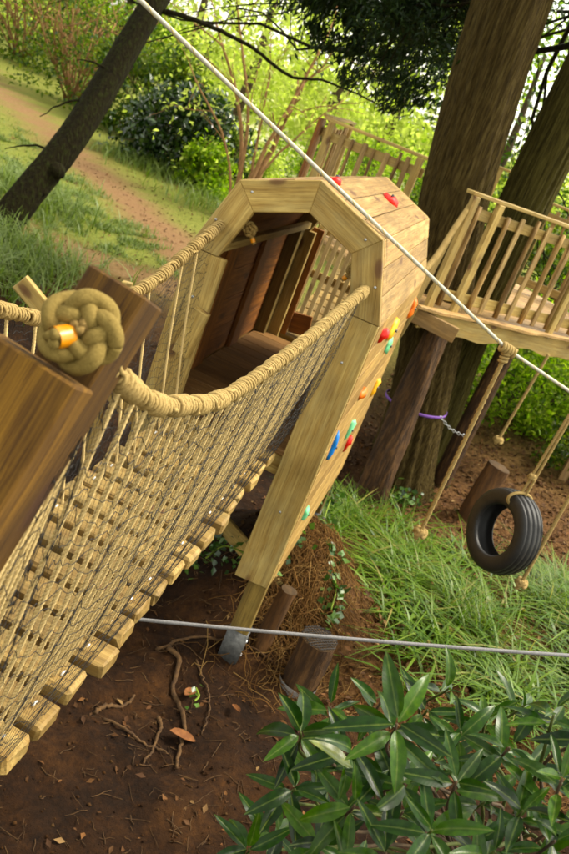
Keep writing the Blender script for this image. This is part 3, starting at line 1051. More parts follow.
# netting on both sides: upright threads and sagging cross threads
for P, sgn, name in ((RP, 1, 'right'), (LP, -1, 'left')):
    net = MB()
    ya, yb = (0.72, 3.96) if sgn > 0 else (1.3, 3.96)
    ys = np.concatenate([np.arange(ya, 1.16, 0.035), np.arange(1.16, yb, 0.0165)])
    drop = 24

    def net_pt(y, t):
        """t: 0 at the hand rope, 1 at the plank ends, past 1 it hangs over the edge"""
        top = np.stack([np.interp(np.maximum(y, 1.16), P[:, 1], P[:, k]) for k in range(3)], -1)
        top[:, 2] -= 0.010
        bot = np.stack([np.full_like(y, AX + sgn * 0.285), y, np.array([plank_z(v) for v in y]) + 0.008], -1)
        p = top * (1 - t)[:, None] + bot * t[:, None]
        bulge = np.sin(np.clip(t, 0, 1) * math.pi)
        p[:, 0] += sgn * (0.030 * bulge + 0.012 * bulge * np.sin(y * 23 + 5 * t))
        p[:, 1] += 0.012 * np.sin(t * 14 + y * 11) * bulge
        return p

    for y in ys:
        t = np.linspace(0, 1, drop)
        net.tube(net_pt(np.full(drop, y), t), 0.00042, 3, False)
    for k in range(24):
        yy = np.linspace(ya, yb, 260)
        t = (k + 0.5) / 24 + 0.010 * np.sin(yy * 31 + k) + 0.007 * np.sin(yy * 73 + 2.1 * k) + 0.005 * rng.normal(0, 1, 260)
        net.tube(net_pt(yy, np.clip(t, 0, 1)), 0.0010, 3, False)
    tag(net.build('netting', M['net'], bridge, False), kind='stuff')


# ------------------------------------------------------------------ the near posts and the big stopper knot
lean = np.array([-0.135, -0.41, -1.0])                      # a metre down the leaning post
tR = np.array([-0.420, 1.147, 3.05 - 0.376])


def leaning_post(name, top_mid, w, t, label, cat, mat, zend=None):
    zg = float(ground_z(top_mid[0], top_mid[1])) - 0.08 if zend is None else zend
    b = top_mid + lean * (top_mid[2] - zg)
    o = timber(name, b, top_mid, w, t, (1, 0, 0), mat, None, 0.004, 0.0)
    return tag(o, label, cat)


pm = tR + np.array([-0.062, 0.045, 0.004])
leaning_post('bridge_post', pm, 0.104, 0.10, 'stained square post with the big rope knot on its face', 'post', M['post'])
fm = np.array([-0.432 - 0.085, 1.0 + 0.035, 3.05 - 0.476]) + np.array([0.0, 0, 0.0])
leaning_post('short_bridge_post', fm, 0.17, 0.075, 'shorter wide stained timber in front of the knotted post', 'post', M['post'])


def turk_knot(centre, axis, R, a, strand, mat, name, leads=3, bights=5, flat=0.8):
    ax = V(axis).normalized()
    q = ax.to_track_quat('Z', 'Y').to_matrix()
    n = 420
    th = np.linspace(0, leads * 2 * math.pi, n, endpoint=False)
    rr = R + a * np.cos(bights * th / leads)
    zz = flat * strand * 1.05 * np.sin(2 * bights * th / leads)
    P = np.stack([rr * np.cos(th), rr * np.sin(th), zz + (a * 0.55 - np.abs(rr - R) * 0.55)], -1)
    Q = np.array([(q @ Vector(p)) for p in P]) + np.asarray(centre)
    return Q


kc = np.array([-0.474, 1.052, 3.05 - 0.416])
kax = np.array([0.16, -0.93, 0.40])
knot = thing('rope_knot', 'fat round rope knot with orange taped end on stained post', 'knot', kc)
Q = turk_knot(kc, kax, 0.0345, 0.0168, 0.0150, M['rope_knot'], 'k')
mbk = MB()
[mbk.tube(helix(np.vstack([Q, Q[:1]]), 0.0019, 0.10, k_ * 2.094, 24), 0.0112, 10) for k_ in range(3)]
mbk.build('knot_body', M['rope_knot'], knot)
tail_d = np.array([-0.30, -0.80, -0.10]); tail_d /= np.linalg.norm(tail_d)
t0 = kc + np.array([0.002, -0.004, -0.002])
tail = np.array([t0 + tail_d * s for s in np.linspace(-0.02, 0.052, 14)])
laid_rope(MB(), tail, 0.0150, 9, 0.11, 26).build('rope_end', M['rope_knot'], knot)
tb = MB().tube(np.array([t0 + tail_d * s for s in (0.018, 0.026, 0.038, 0.045)]), [0.0158, 0.0163, 0.0163, 0.0158], 16, False)
tb.build('tape', M['tape'], knot)
# the smaller knots where the hand ropes come through the arch
for (c, hand) in (((LX + 0.118, Y0 + 0.085, 3.05 - 0.735), 'left'), ((RX - 0.098, Y0 + 0.085, 3.05 - 0.725), 'right')):
    kk = thing('stopper_knot', 'small rope knot with orange tape behind the arch at the %s hand rope' % ('brown wall' if hand == 'left' else 'climbing wall'), 'knot', c)
    c = np.array(c)
    Q = turk_knot(c, (0, 1, 0.1), 0.022, 0.010, 0.010, None, 'k')
    MB().tube(Q, 0.0095, 7, False, True).build('knot_body', M['rope'], kk)
    e = np.array([c + np.array([0.5 if hand == 'left' else -0.5, 0.15, -0.75]) * s for s in np.linspace(0, 0.085, 8)])
    kb = np.array([(LX if hand == 'left' else RX, Y0 + 0.075, 3.05 - (0.745 if hand == 'left' else 0.768)), c + np.array([0, 0.03, 0])])
    laid_rope(MB(), np.linspace(kb[0], kb[1], 12), 0.0125, 6, 0.08, 12).build('rope_turn', M['rope'], kk)
    laid_rope(MB(), e, 0.012, 6, 0.08, 12).build('rope_end', M['rope'], kk)
    MB().tube(e[4:7], 0.0135, 10, False).build('tape', M['tape'], kk)

# two timber stakes on the far side of the bridge
for p, lab, tip, w in ((at(20, 281, 4.6), 'pale timber brace leaning beyond the sagging hand rope', at(78, 350, 4.75), 0.10),
                       (at(128, 282, 4.7), 'slim timber stake just above the knotted post', None, 0.06)):
    if tip is None:
        b = np.array([p[0] + 0.15, p[1] - 0.1, float(ground_z(p[0], p[1])) - 0.05])
    else:
        d = tip - p
        b = p + d * ((p[2] - (float(ground_z(p[0], p[1])) - 0.05)) / -d[2])
    tag(timber('timber_stake', b, p, w, 0.05, (1, 0.3, 0), M['pine'], None), lab, 'stake')

# ------------------------------------------------------------------ ropes on the right: span rope, hanging ropes, tyre swing
S0, S1, S2 = at(140, 0, 3.2), at(508, 350, 4.6), at(569, 391, 4.85)
d01 = (S0 - S1); d12 = (S2 - S1)
span = np.array([S1 + d01 * 2.4, S1 + d01 * 1.7, S0, S1 + d01 * 0.5, S1, S2, S1 + d12 * 3.5, S1 + d12 * 6.5])
span_path = np.vstack([np.linspace(span[i], span[i + 1], 26)[:-1] for i in range(len(span) - 1)] + [span[-1:]])
spanrope = thing('span_rope', 'taut white rope strung past the tunnel roof, holding the swing ropes', 'rope', S1)
MB().tube(span_path, 0.0098, 10).build('rope', M['rope_white'], spanrope)
yl = helix(span_path, 0.0088, 0.11, 0.3, 14)
MB().tube(yl, 0.0022, 4).build('marker_yarn', noisy('ochre_yarn', (0.42, 0.30, 0.08), (0.55, 0.42, 0.14), 80, bump=0), spanrope)


def knot_lump(mb, c, r, rope_r, axis=(0, 0, 1)):
    Q = turk_knot(np.asarray(c), axis, r * 0.55, r * 0.3, rope_r, None, 'k', 3, 4, 1.2)
    mb.tube(Q, rope_r, 7, False, True)


def on_span(x):
    i = np.argmin(np.abs(span_path[:, 0] - x))
    return span_path[i]


def hanging_rope(name, top, bot, rad, label, mat='rope_pale', tail=0.05, coil=True, group=None):
    t = thing(name, label, 'rope', bot, group)
    top, bot = np.asarray(top, float), np.asarray(bot, float)
    laid_rope(MB(), np.linspace(top, bot, 40), rad, 6, rad * 8, 8).build('rope', M[mat], t)
    k = MB(); knot_lump(k, bot, rad * 3.0, rad * 0.95); k.build('end_knot', M[mat], t)
    laid_rope(MB(), np.linspace(bot, bot + np.array([-0.01, 0.0, -tail]), 8), rad * 0.95, 6, rad * 8, 8).build('rope_tail', M[mat], t)
    if coil:
        kk = MB()
        kk.tube(helix(np.array([top + d12 * a for a in np.linspace(-0.10, 0.10, 20)]), 0.024, 0.021, 0, 12, 0.5), 0.0105, 7)
        kk.tube(helix(np.array([top + np.array([0, 0, -0.075 * a]) for a in np.linspace(0, 1, 12)]), 0.020, 0.021, 0, 12, 0.5), 0.0095, 7)
        kk.build('hitch', M[mat], t)
    return t


b1 = at_y(421, 533, S1[1])
hanging_rope('climbing_rope', S1, (S1[0] + 0.01, S1[1], b1[2]), 0.0135, 'knotted rope hanging from the white rope clear of the tyre')
TC = at(503, 531, 5.2)
TY_AX = np.array([-0.80, -0.60, 0.05]); TY_AX /= np.linalg.norm(TY_AX)
tyre_top = TC + np.array([0.0, 0.0, 0.262])
ap = on_span(TC[0] + 0.03)
tyre = thing('tyre_swing', 'black rubber tyre hung as a swing over the grass', 'tyre swing', TC)


def tyre_mesh():
    Ro, Ri, hw = 0.272, 0.160, 0.082
    prof = []
    # outside, tread with four grooves
    gro = [-0.054, -0.019, 0.019, 0.054]
    xs = [-0.071]
    for g in gro: xs += [g - 0.0065, g - 0.0045, g + 0.0045, g + 0.0065]
    xs += [0.071]
    tread = []
    for x in xs:
        deep = any(abs(x - g) < 0.005 for g in gro)
        tread.append((x, Ro - 0.012 * (x / 0.071) ** 2 - (0.007 if deep else 0)))
    prof += [(-hw + 0.020, Ri), (-hw + 0.004, Ri + 0.012), (-hw, Ri + 0.035), (-hw - 0.004, Ri + 0.065), (-hw + 0.003, Ro - 0.030)]
    prof += tread
    prof += [(hw - 0.003, Ro - 0.030), (hw + 0.004, Ri + 0.065), (hw, Ri + 0.035), (hw - 0.004, Ri + 0.012), (hw - 0.020, Ri)]
    # inside of the carcass
    prof += [(hw - 0.018, Ri + 0.010), (hw - 0.013, Ri + 0.05), (hw - 0.022, Ro - 0.034), (0, Ro - 0.026), (-hw + 0.022, Ro - 0.034), (-hw + 0.013, Ri + 0.05), (-hw + 0.018, Ri + 0.010)]
    prof = np.array(prof)
    n = 72
    a = np.linspace(0, 2 * math.pi, n, endpoint=False)
    v = np.stack([np.stack([prof[:, 1] * math.cos(t), prof[:, 1] * math.sin(t), prof[:, 0]], -1) for t in a])
    k = len(prof)
    i = (np.arange(n)[:, None] * k); j = np.arange(k)[None, :]
    i2 = (((np.arange(n) + 1) % n)[:, None] * k); j2 = (j + 1) % k
    q = np.stack([i + j, i2 + j, i2 + j2, i + j2], -1).reshape(-1, 4)
    return mesh_np('tyre', v.reshape(-1, 3), q, M['rubber'], False)


zq = V(TY_AX).to_track_quat('Z', 'Y').to_matrix().to_4x4()
ty = link('tyre', tyre_mesh(), tyre, Matrix.Translation(V(TC)) @ zq)
for p in ty.data.polygons: p.use_smooth = True
rp = MB()
up = np.array([0.015, 0.0, 0.0])
for sgn in (-1, 1):
    laid_rope(rp, np.linspace(tyre_top + up * sgn + np.array([0, 0, -0.07]), ap + up * sgn * 0.4, 30), 0.0095, 6, 0.07, 8)
rp.build('swing_rope', M['rope_pale'], tyre)
lp = MB()
ang = np.linspace(0, 2 * math.pi, 26, endpoint=False)
side = np.cross(TY_AX, [0, 0, 1.0])
loop = np.array([TC + np.array([0, 0, 0.232]) + np.array([0, 0, 0.050 * math.sin(a)]) + TY_AX * 0.095 * math.cos(a) for a in ang])
lp.tube(loop, 0.010, 7, False, True)
lp.build('rope_loop', M['rope_pale'], tyre)
kk = MB(); knot_lump(kk, TC + np.array([0, 0, 0.40]), 0.022, 0.009); kk.build('knot', M['rope_pale'], tyre)
b3 = at(521, 583, 5.15)
a3 = on_span(b3[0] + 0.02)
hanging_rope('climbing_rope', (b3[0], b3[1], a3[2] - 0.02), b3, 0.0125, 'knotted rope hanging close behind the tyre', coil=False)
b4 = at(498, 440, 8.3)
hanging_rope('climbing_rope', (b4[0] + 0.06, b4[1] + 0.02, 1.60), b4, 0.016, 'thin rope hanging from under the deck above the stump', coil=False)

# grey cord low across the slope, tied to a peg at each end
C0, C1 = at(160, 617, 3.3), at(569, 651, 3.3)
dd = C1 - C0
cord = MB()
cord.tube(np.linspace(C0 - dd * 0.55, C1 + dd * 0.55, 60) + np.array([[0, 0, -0.03 * math.sin(math.pi * t)] for t in np.linspace(0, 1, 60)]), 0.0075, 7)
tag(cord.build('stretched_cord', M['wire'], None, True, C0), 'thin grey cord stretched low across the bank under the bridge', 'cord')

# ------------------------------------------------------------------ logs and stumps
def log_thing(name, p0, p1, r0, r1, label, cat, mat, rough=0.05, group=None, seg=18, end='endgrain'):
    p0, p1 = np.asarray(p0, float), np.asarray(p1, float)
    t = thing(name, label, cat, p0, group)
    midp = (p0 + p1) / 2 + rng.normal(0, 0.015, 3)
    v, q, tr = trunk_arrays([p0, midp, p1], [r0, (r0 + r1) / 2, r1], 20, rough, 7, seg)
    MB().add(v, q).build('log', M[mat], t, True, p0)
    d = (p1 - p0) / np.linalg.norm(p1 - p0)
    n = len(v) - 2
    top = v[n - 20:n]
    cc = top.mean(0)
    vv = np.vstack([top + d * 0.001, [cc + d * 0.012]])
    tt = np.array([(k, (k + 1) % 20, 20) for k in range(20)])
    MB().add(vv, None, tt).build('cut_end', M[end], t, False, p0)
    return t


def gz(x, y): return float(ground_z(x, y))


sp = at_z(303, 674)
st = log_thing('log_stump', (sp[0] - 0.01, sp[1], gz(*sp[:2]) - 0.06), (sp[0] + 0.0, sp[1] + 0.02, gz(*sp[:2]) + 0.33), 0.108, 0.112, 'dark log stump capped with wire mesh beside the tunnel post', 'stump', 'log', 0.03)
wm = MB()
ztop = gz(*sp[:2]) + 0.343
for k in range(-6, 7):
    for sx in (1, -1):
        pts = []
        for u in np.linspace(-0.112, 0.112, 26):
            w_ = k * 0.019 + u * 0.0
            xx, yy = (u + w_) / 1.414 * 1.0, (w_ - u) / 1.414 * sx
            if math.hypot(xx, yy) < 0.112:
                pts.append((sp[0] + xx, sp[1] + 0.02 + yy, ztop + 0.010 * (1 - (math.hypot(xx, yy) / 0.112) ** 2)))
        if len(pts) > 3: wm.tube(np.array(pts), 0.0032, 4)
wm.build('wire_mesh', M['net'], st, False)
cv, cq, ct = tube_arrays([(sp[0] - 0.012, sp[1], gz(*sp[:2]) - 0.03), (sp[0] - 0.01, sp[1], gz(*sp[:2]) + 0.035)], 0.122, 24, False)
MB().add(cv, cq).build('collar', M['steel'], st)
lg = at_z(253, 660)
log_thing('log_peg', (lg[0], lg[1] + 0.15, gz(lg[0], lg[1]) - 0.05), (lg[0] + 0.02, lg[1] + 0.20, gz(lg[0], lg[1]) + 0.46), 0.055, 0.05, 'short orange-brown log peg standing beside the steel-shod post', 'log', 'log_pale')
log_thing('log_post', (-0.05, 7.65, gz(0, 7.65) - 0.1), (-0.12, 7.72, 1.50), 0.17, 0.115, 'crooked red-brown log propping up the corner of the deck', 'log', 'log', 0.10, seg=40)
pp = at_z(442, 478, -0.15)
log_thing('log_post', (pp[0], pp[1], gz(pp[0], pp[1]) - 0.1), (pp[0] + 0.02, pp[1] + 0.05, 1.50), 0.105, 0.10, 'straight dark pole holding up the deck behind the hanging rope', 'log', 'log', 0.03)
p2 = at_z(470, 518, -0.2)
log_thing('log_stump', (p2[0], p2[1], gz(p2[0], p2[1]) - 0.1), (p2[0] + 0.03, p2[1] + 0.05, gz(p2[0], p2[1]) + 0.62), 0.125, 0.115, 'cut-off log stump standing behind the tyre', 'stump', 'log_pale', 0.04)


# ------------------------------------------------------------------ the tree deck with its railings
DZ = 1.69
A = np.array([-0.34, 7.52]); e = np.array([0.68, 0.733]); e /= np.linalg.norm(e); nv = np.array([-e[1], e[0]])
deck = thing('tree_deck', 'timber deck round the tree trunks with stick-filled railing', 'deck', (A[0], A[1], DZ))


def D(s, t, z):
    p = A + e * s + nv * t
    return (p[0], p[1], z)


for i in range(16):
    t = 0.02 + i * 0.148
    s0 = -0.03 + rng.uniform(-.03, .03)
    timber('deck_board', D(s0, t, DZ - 0.014), D(3.6, t, DZ - 0.014), 0.14, 0.028, (nv[0], nv[1], 0), M['deck'], deck, 0.003)
# waney-edged fascia under the edge
we = [D(-0.02, -0.075, DZ - 0.035)]
up_, lo_ = [], []
for s in np.linspace(-0.02, 3.6, 40):
    up_.append(D(s, -0.075, DZ - 0.03 + 0.012 * math.sin(s * 7) + 0.008 * math.sin(s * 17)))
    lo_.append(D(s, -0.075, DZ - 0.215 + 0.016 * math.sin(s * 5 + 1) + 0.012 * math.sin(s * 13)))
board_poly('fascia', up_ + lo_[::-1], 0.032, (-nv[0], -nv[1], 0), up_[0], up_[-1], M['pine'], deck, 0.002)
we_u, we_l = [], []
for s in np.linspace(-0.1, 3.6, 50):
    we_u.append(D(s, -0.045, DZ + 0.004))
    we_l.append(D(s, -0.135 - 0.025 * math.sin(s * 6.1) - 0.012 * math.sin(s * 15), DZ + 0.004))
board_poly('edge_board', we_u + we_l[::-1], 0.03, (0, 0, 1), we_u[0], we_u[-1], M['deck'], deck, 0.003)
timber('joist', D(0.10, 0.05, DZ - 0.12), D(0.10, 2.6, DZ - 0.12), 0.15, 0.05, (0, 0, 1), M['pine'], deck)
timber('joist', D(1.5, 0.05, DZ - 0.12), D(1.5, 2.6, DZ - 0.12), 0.15, 0.05, (0, 0, 1), M['pine'], deck)
timber('knee_brace', (-0.36, 7.44, DZ - 0.02), (-0.40, 7.42, DZ - 0.33), 0.085, 0.03, (0, 1, 0), M['pine'], deck)
timber('corner_beam', (-0.44, 7.47, DZ - 0.10), (0.05, 7.50, DZ - 0.14), 0.14, 0.05, (0, 0, 1), M['deck'], deck)


def stick(p0, p1, r, parent, mat='bark_stick'):
    p0, p1 = np.asarray(p0, float), np.asarray(p1, float)
    L = np.linalg.norm(p1 - p0)
    m = np.array([[-L / 2, 0, 0], [-L / 6, rng.uniform(-.008, .008), rng.uniform(-.008, .008)], [L / 6, rng.uniform(-.008, .008), rng.uniform(-.006, .006)], [L / 2, 0, 0]])
    v, q, tr = tube_arrays(resample(m, 8), r * np.linspace(1.1, 0.85, 8) * rng.uniform(0.93, 1.07, 8), 7)
    me = mesh_np('stick', v, [q, tr], M[mat], True)
    return link('baluster', me, parent, frame(p0, p1, (0.3, 1, 0)))


def railing(P0, P1, z0, z1, parent, posts, nstick, top_w=0.10, face=None, stick_mat='bark_stick', r=0.019, flat=True, sticks_out=1):
    P0, P1 = np.array(P0, float), np.array(P1, float)
    L = np.linalg.norm(P1 - P0)
    d = (P1 - P0) / L
    n = np.array([d[1], -d[0]]) * sticks_out               # outer side
    q = lambda s, o, z: (P0[0] + d[0] * s + n[0] * o, P0[1] + d[1] * s + n[1] * o, z)
    timber('top_rail', q(-0.03, 0.0, z1), q(L + 0.03, 0.0, z1), top_w, 0.032, (n[0], n[1], 0), M['pine'], parent)
    timber('rail_board', q(0, 0.0, z1 - 0.155), q(L, 0.0, z1 - 0.155), 0.095, 0.024, (0, 0, 1), M['pine'], parent)
    timber('rail_board', q(0, 0.0, z0 + 0.13), q(L, 0.0, z0 + 0.13), 0.10, 0.024, (0, 0, 1), M['pine'], parent)
    for s in posts:
        timber('rail_post', q(s, 0.040, z0 - 0.14), q(s, 0.040, z1 - 0.018), 0.075, 0.05, (d[0], d[1], 0), M['pine'], parent)
        for zz in (z0 - 0.04, z0 - 0.10):
            MB().tube([q(s, 0.066, zz), q(s, 0.074, zz)], 0.011, 6).build('bolt', M['zinc'], parent, False)
    for i in range(nstick):
        s = (i + 0.6) * L / nstick
        if any(abs(s - k) < 0.06 for k in posts): continue
        if i % 2 and flat:
            timber('baluster', q(s, 0.028, z0 + 0.03), q(s + rng.uniform(-.02, .02), 0.028, z1 - 0.05 - rng.uniform(0, .05)), 0.052, 0.02, (d[0], d[1], 0), M['deck_pale'], parent, 0.004, 0.003)
            continue
        stick(q(s + rng.uniform(-.02, .02), 0.033, z0 + 0.03), q(s + rng.uniform(-.02, .02), 0.033, z1 - 0.03 - rng.uniform(0, .08)), r * rng.uniform(0.75, 1.25), parent, stick_mat)


RA = np.array(D(0.02, 0.0, 0)[:2]); RB = np.array(D(3.5, 0.0, 0)[:2])
railing(RA, RB, DZ + 0.0, 2.725, deck, [0.02, 0.34, 1.75, 3.3], 18, r=0.024)
# railing on the far sides of the deck
railing((-2.06, 9.0), (-0.93, 9.0), DZ + 0.0, 2.80, deck, [0.06, 1.05], 9, stick_mat='bark_stick')
railing((-2.10, 10.4), (-2.08, 9.06), DZ + 0.0, 2.82, deck, [0.15], 8, sticks_out=-1)
railing((0.35, 11.0), (3.0, 11.2), DZ + 0.0, 2.80, deck, [0.1, 1.4, 2.6], 18, sticks_out=-1)
timber('corner_board', (-2.13, 8.98, DZ - 0.3), (-2.13, 8.98, 2.78), 0.12, 0.03, (0, 1, 0), M['inner'], deck)
timber('corner_board', (-2.13, 9.11, DZ - 0.3), (-2.13, 9.11, 2.78), 0.12, 0.03, (0, 1, 0), M['deck'], deck)
timber('rail_post', (-0.27, 10.6, DZ), (-0.27, 10.6, 2.95), 0.07, 0.07, (1, 0, 0), M['pine'], deck)
timber('top_rail', (-0.45, 10.6, 2.965), (0.0, 10.62, 2.965), 0.09, 0.03, (0, 1, 0), M['pine'], deck)
timber('deck_beam', (-2.1, 9.0, DZ - 0.10), (-0.5, 9.0, DZ - 0.10), 0.15, 0.05, (0, 0, 1), M['pine'], deck)
timber('deck_prop', (-2.05, 9.1, gz(-2.05, 9.1) - 0.1), (-2.05, 9.1, DZ - 0.18), 0.1, 0.1, (1, 0, 0), M['deck'], deck)
timber('deck_prop', (2.0, 10.3, gz(2.0, 10.3) - 0.1), (2.0, 10.3, DZ - 0.18), 0.1, 0.1, (1, 0, 0), M['deck'], deck)
# short rope rail between tunnel and deck
rr = MB()
pth = resample([(-0.36, 6.03, 2.16), (-0.34, 6.6, 2.26), (-0.33, 7.1, 2.42), (-0.31, 7.56, 2.60)], 40)
rr2 = thing('rope_handrail', 'short rope rail joining the far end of the tunnel to the deck', 'rope', pth[0])
laid_rope(MB(), pth, 0.016, 6).build('rope', M['rope'], rr2)
MB().tube(helix(pth, 0.019, 0.02, 0, 9, 0.5), 0.006, 5).build('wrapping_cord', M['rope_pale'], rr2)
for y in np.arange(6.15, 7.5, 0.14):
    p = on_rope(pth, y)
    laid_rope(MB(), np.linspace(p, (p[0] - 0.06, y, FLOOR + 0.02 + (y - 6.0) * 0.2), 10), 0.006, 5, 0.04, 6).build('hanger', M['rope_pale'], rr2)
catwalk = thing('catwalk', 'short sloping plank walk between the tunnel and the tree deck', 'catwalk', (-0.85, 6.8, FLOOR))
k = 0
for y in np.arange(6.12, 7.75, 0.15):
    z = FLOOR - 0.03 + (y - 6.0) * 0.20
    timber('plank', (-1.2, y, z), (-0.42, y, z + 0.0), 0.13, 0.04, (0, 1, 0.2), M['pine_plank'], catwalk)
for xx in (-1.1, -0.52):
    timber('bearer', (xx, 6.02, FLOOR - 0.08), (xx, 7.9, FLOOR + 0.27), 0.08, 0.05, (0, 0, 1), M['deck'], catwalk)


# ------------------------------------------------------------------ the big trees
def tree_thing(name, label, path, rad, mat, sides=110, rough=0.060, ridges=17, n=140, group=None):
    p0 = np.asarray(path[0], float)
    t = thing(name, label, 'tree', p0, group)
    v, q, tr = trunk_arrays(path, rad, sides, rough, ridges, n)
    MB().add(v, q, tr).build('trunk', M[mat], t, True, p0)
    return t


def boughs(tree, origin, specs, mat, leaf_n, size, spread, wood_mat='bark_dark', droop=-0.25, name='crown', aspect=0.3, depth=2):
    w = MB()
    tips = []
    for (p, d, L, r) in specs:
        tips += branchy(w, p, d, L, r, depth, 0.38, 5, droop)
    w.build('branches', M[wood_mat], tree, True, origin)
    tips = [t for t in tips if t[0][2] > 3.32]
    return tips_foliage(name, M[mat], tree, tips, leaf_n, spread, size, aspect, origin)


cedar = tree_thing('cedar_tree', 'massive cedar trunk rising through the deck beside the tunnel', [(0.16, 8.20, -0.45), (0.10, 8.22, 0.0), (-0.02, 8.27, 0.7), (-0.22, 8.35, 1.5), (-0.51, 8.4, 2.65), (-0.70, 8.4, 4.1), (-0.85, 8.4, 6.0), (-1.0, 8.5, 9.5)],
                   [0.44, 0.34, 0.29, 0.29, 0.31, 0.32, 0.34, 0.28, 0.2], 'bark')
specs = []
for (px, py, d, r) in [(340, -50, 9.3, 0.04), (370, -40, 9.0, 0.04), (400, -20, 9.2, 0.035), (375, 15, 9.4, 0.03), (405, 30, 9.6, 0.03), (350, 0, 9.3, 0.03), (425, 20, 9.6, 0.03), (325, -30, 9.0, 0.03), (430, -30, 9.4, 0.03), (300, -60, 9.8, 0.03), (345, 35, 9.6, 0.02)]:
    p1 = at(px, py, d)
    p0 = np.array([-0.75, 8.45, max(4.4, p1[2] + 0.5)])
    specs.append((p0, p1 - p0, np.linalg.norm(p1 - p0) * 0.5, r))
boughs(cedar, (0.16, 8.2, -0.45), specs, 'leaf_conifer', 240, 0.085, 0.17, depth=1, droop=0.1)
spray = MB()
for (px, py, d, rx, rz_, k) in [(350, 8, 9.4, 0.55, 0.28, 1500), (385, 35, 9.6, 0.55, 0.30, 1700), (412, 78, 9.9, 0.30, 0.34, 900), (420, 10, 9.5, 0.5, 0.35, 1500), (325, -20, 9.3, 0.5, 0.25, 1200), (375, -15, 9.4, 0.7, 0.3, 1700), (355, 66, 10.0, 0.22, 0.30, 450), (330, 40, 9.8, 0.35, 0.12, 420), (300, 0, 9.6, 0.4, 0.12, 420), (390, 95, 10.0, 0.15, 0.2, 260)]:
    pts_ = clump_points(k, at(px, py, d), (rx * 1.15, rx * 0.9, rz_), 34, 0.07)
    hang_ = rng.normal(0, 0.35, (k, 3)) + np.array([-0.3, 0, -0.8])
    sv, st_ = leaves_np(pts_, 0.10 * rng.uniform(0.6, 1.4, k), 0.24, 0.6, 0.1, hang_)
    spray.add(sv, None, st_)
tag(spray.build('spray', M['leaf_conifer'], cedar, False, (0.16, 8.2, -0.45)), kind='stuff')
cedar2 = tree_thing('cedar_tree', 'second cedar trunk leaning close behind the railed deck corner', [(0.12, 9.0, -0.4), (0.11, 9.0, 1.2), (0.12, 8.95, 2.7), (0.16, 8.95, 4.0), (0.25, 8.9, 5.6), (0.4, 8.9, 9.0)],
                    [0.40, 0.27, 0.255, 0.255, 0.25, 0.2], 'bark_green')
specs = []
for (px, py, d, r) in [(520, 120, 12.5, 0.04), (480, 130, 13.0, 0.04), (545, 90, 12.0, 0.03), (600, 40, 11.0, 0.04)]:
    p1 = at(px, py, d)
    p0 = np.array([0.2, 9.0, p1[2] + 1.2])
    specs.append((p0, p1 - p0, np.linalg.norm(p1 - p0), r))
boughs(cedar2, (0.12, 9.0, -0.4), specs, 'leaf_conifer', 60, 0.12, 0.26, depth=2)
# purple sling round the trunk and the log
sl = MB()
n = 48
ctr = np.array([-0.02, 8.27]); zc = 0.60
ringp = []
for a in np.linspace(0, 2 * math.pi, n, endpoint=False):
    ringp.append((ctr[0] + 0.325 * math.cos(a), ctr[1] + 0.325 * math.sin(a), zc + 0.02 * math.cos(a)))
ringp = np.array(ringp)
iv = []
for k in range(n):
    p = ringp[k]
    o_ = (p[:2] - ctr); o_ = np.append(o_ / np.linalg.norm(o_), 0) * 0.003
    iv += [p + o_ + (0, 0, -0.014), p + o_ + (0, 0, 0.014), p - o_ + (0, 0, 0.014), p - o_ + (0, 0, -0.014)]
qs = []
for k in range(n):
    a, b = 4 * k, 4 * ((k + 1) % n)
    for j in range(4): qs.append((a + j, b + j, b + (j + 1) % 4, a + (j + 1) % 4))
sling = thing('webbing_sling', 'purple webbing strap round the cedar trunk behind the crooked log', 'strap', (ctr[0], ctr[1], zc))
MB().add(np.array(iv), np.array(qs)).build('webbing', M['purple'], sling, False)
ch = MB()
c0 = ringp[np.argmax(ringp[:, 0] - 0.5 * ringp[:, 1])]
c1 = np.array([pp[0], pp[1] - 0.1, 0.42])
for i, t in enumerate(np.linspace(0.0, 1.0, 11)):
    c_ = c0 * (1 - t) + c1 * t + np.array([0, 0, -0.03 * math.sin(math.pi * t)])
    dv = (c1 - c0) / np.linalg.norm(c1 - c0)
    sd = np.cross(dv, [0, 0, 1.0]) if i % 2 else np.array([0, 0, 1.0])
    lk_ = np.array([c_ + dv * 0.030 * math.cos(a) + sd * 0.013 * math.sin(a) for a in np.linspace(0, 2 * math.pi, 14, endpoint=False)])
    ch.tube(lk_, 0.0045, 5, False, True)
ch.build('chain', M['steel'], sling)

# leaning tree on the far side of the bridge
lt = [at(-75, 330, 10.6), at(-30, 262, 10.8), at(30, 190, 11.0), at(85, 118, 11.2), at(150, 10, 11.5), at(200, -70, 11.8), at(260, -180, 12.2)]
lt[0][2] = -0.2
leaning = tree_thing('leaning_tree', 'dark mossy tree trunk leaning over the grass slope', lt, [0.30, 0.235, 0.195, 0.185, 0.170, 0.155, 0.13], 'bark_dark', 28, 0.07, 7, 80)
arch_br = resample([at(148, 6, 11.5), at(200, 24, 11.6), at(250, 50, 11.7), at(288, 78, 11.7), at(325, 83, 11.8), at(372, 102, 11.9)], 40) + np.cumsum(rng.normal(0, 0.006, (40, 3)), axis=0)
MB().tube(arch_br, np.linspace(0.038, 0.012, 40), 7).build('branch', M['bark_dark'], leaning, True, lt[0])
for (a_, b_) in (((95, 100), (40, 112)), ((60, 155), (5, 150)), ((110, 75), (75, 62))):
    q0, q1 = at(*a_, 11.25), at(*b_, 11.0)
    MB().tube(resample([q0, (q0 + q1) / 2 + (0, 0, 0.08), q1], 10) + np.cumsum(rng.normal(0, 0.01, (10, 3)), axis=0), np.linspace(0.022, 0.006, 10), 5).build('branch', M['bark_dark'], leaning, True, lt[0])
wb = MB()
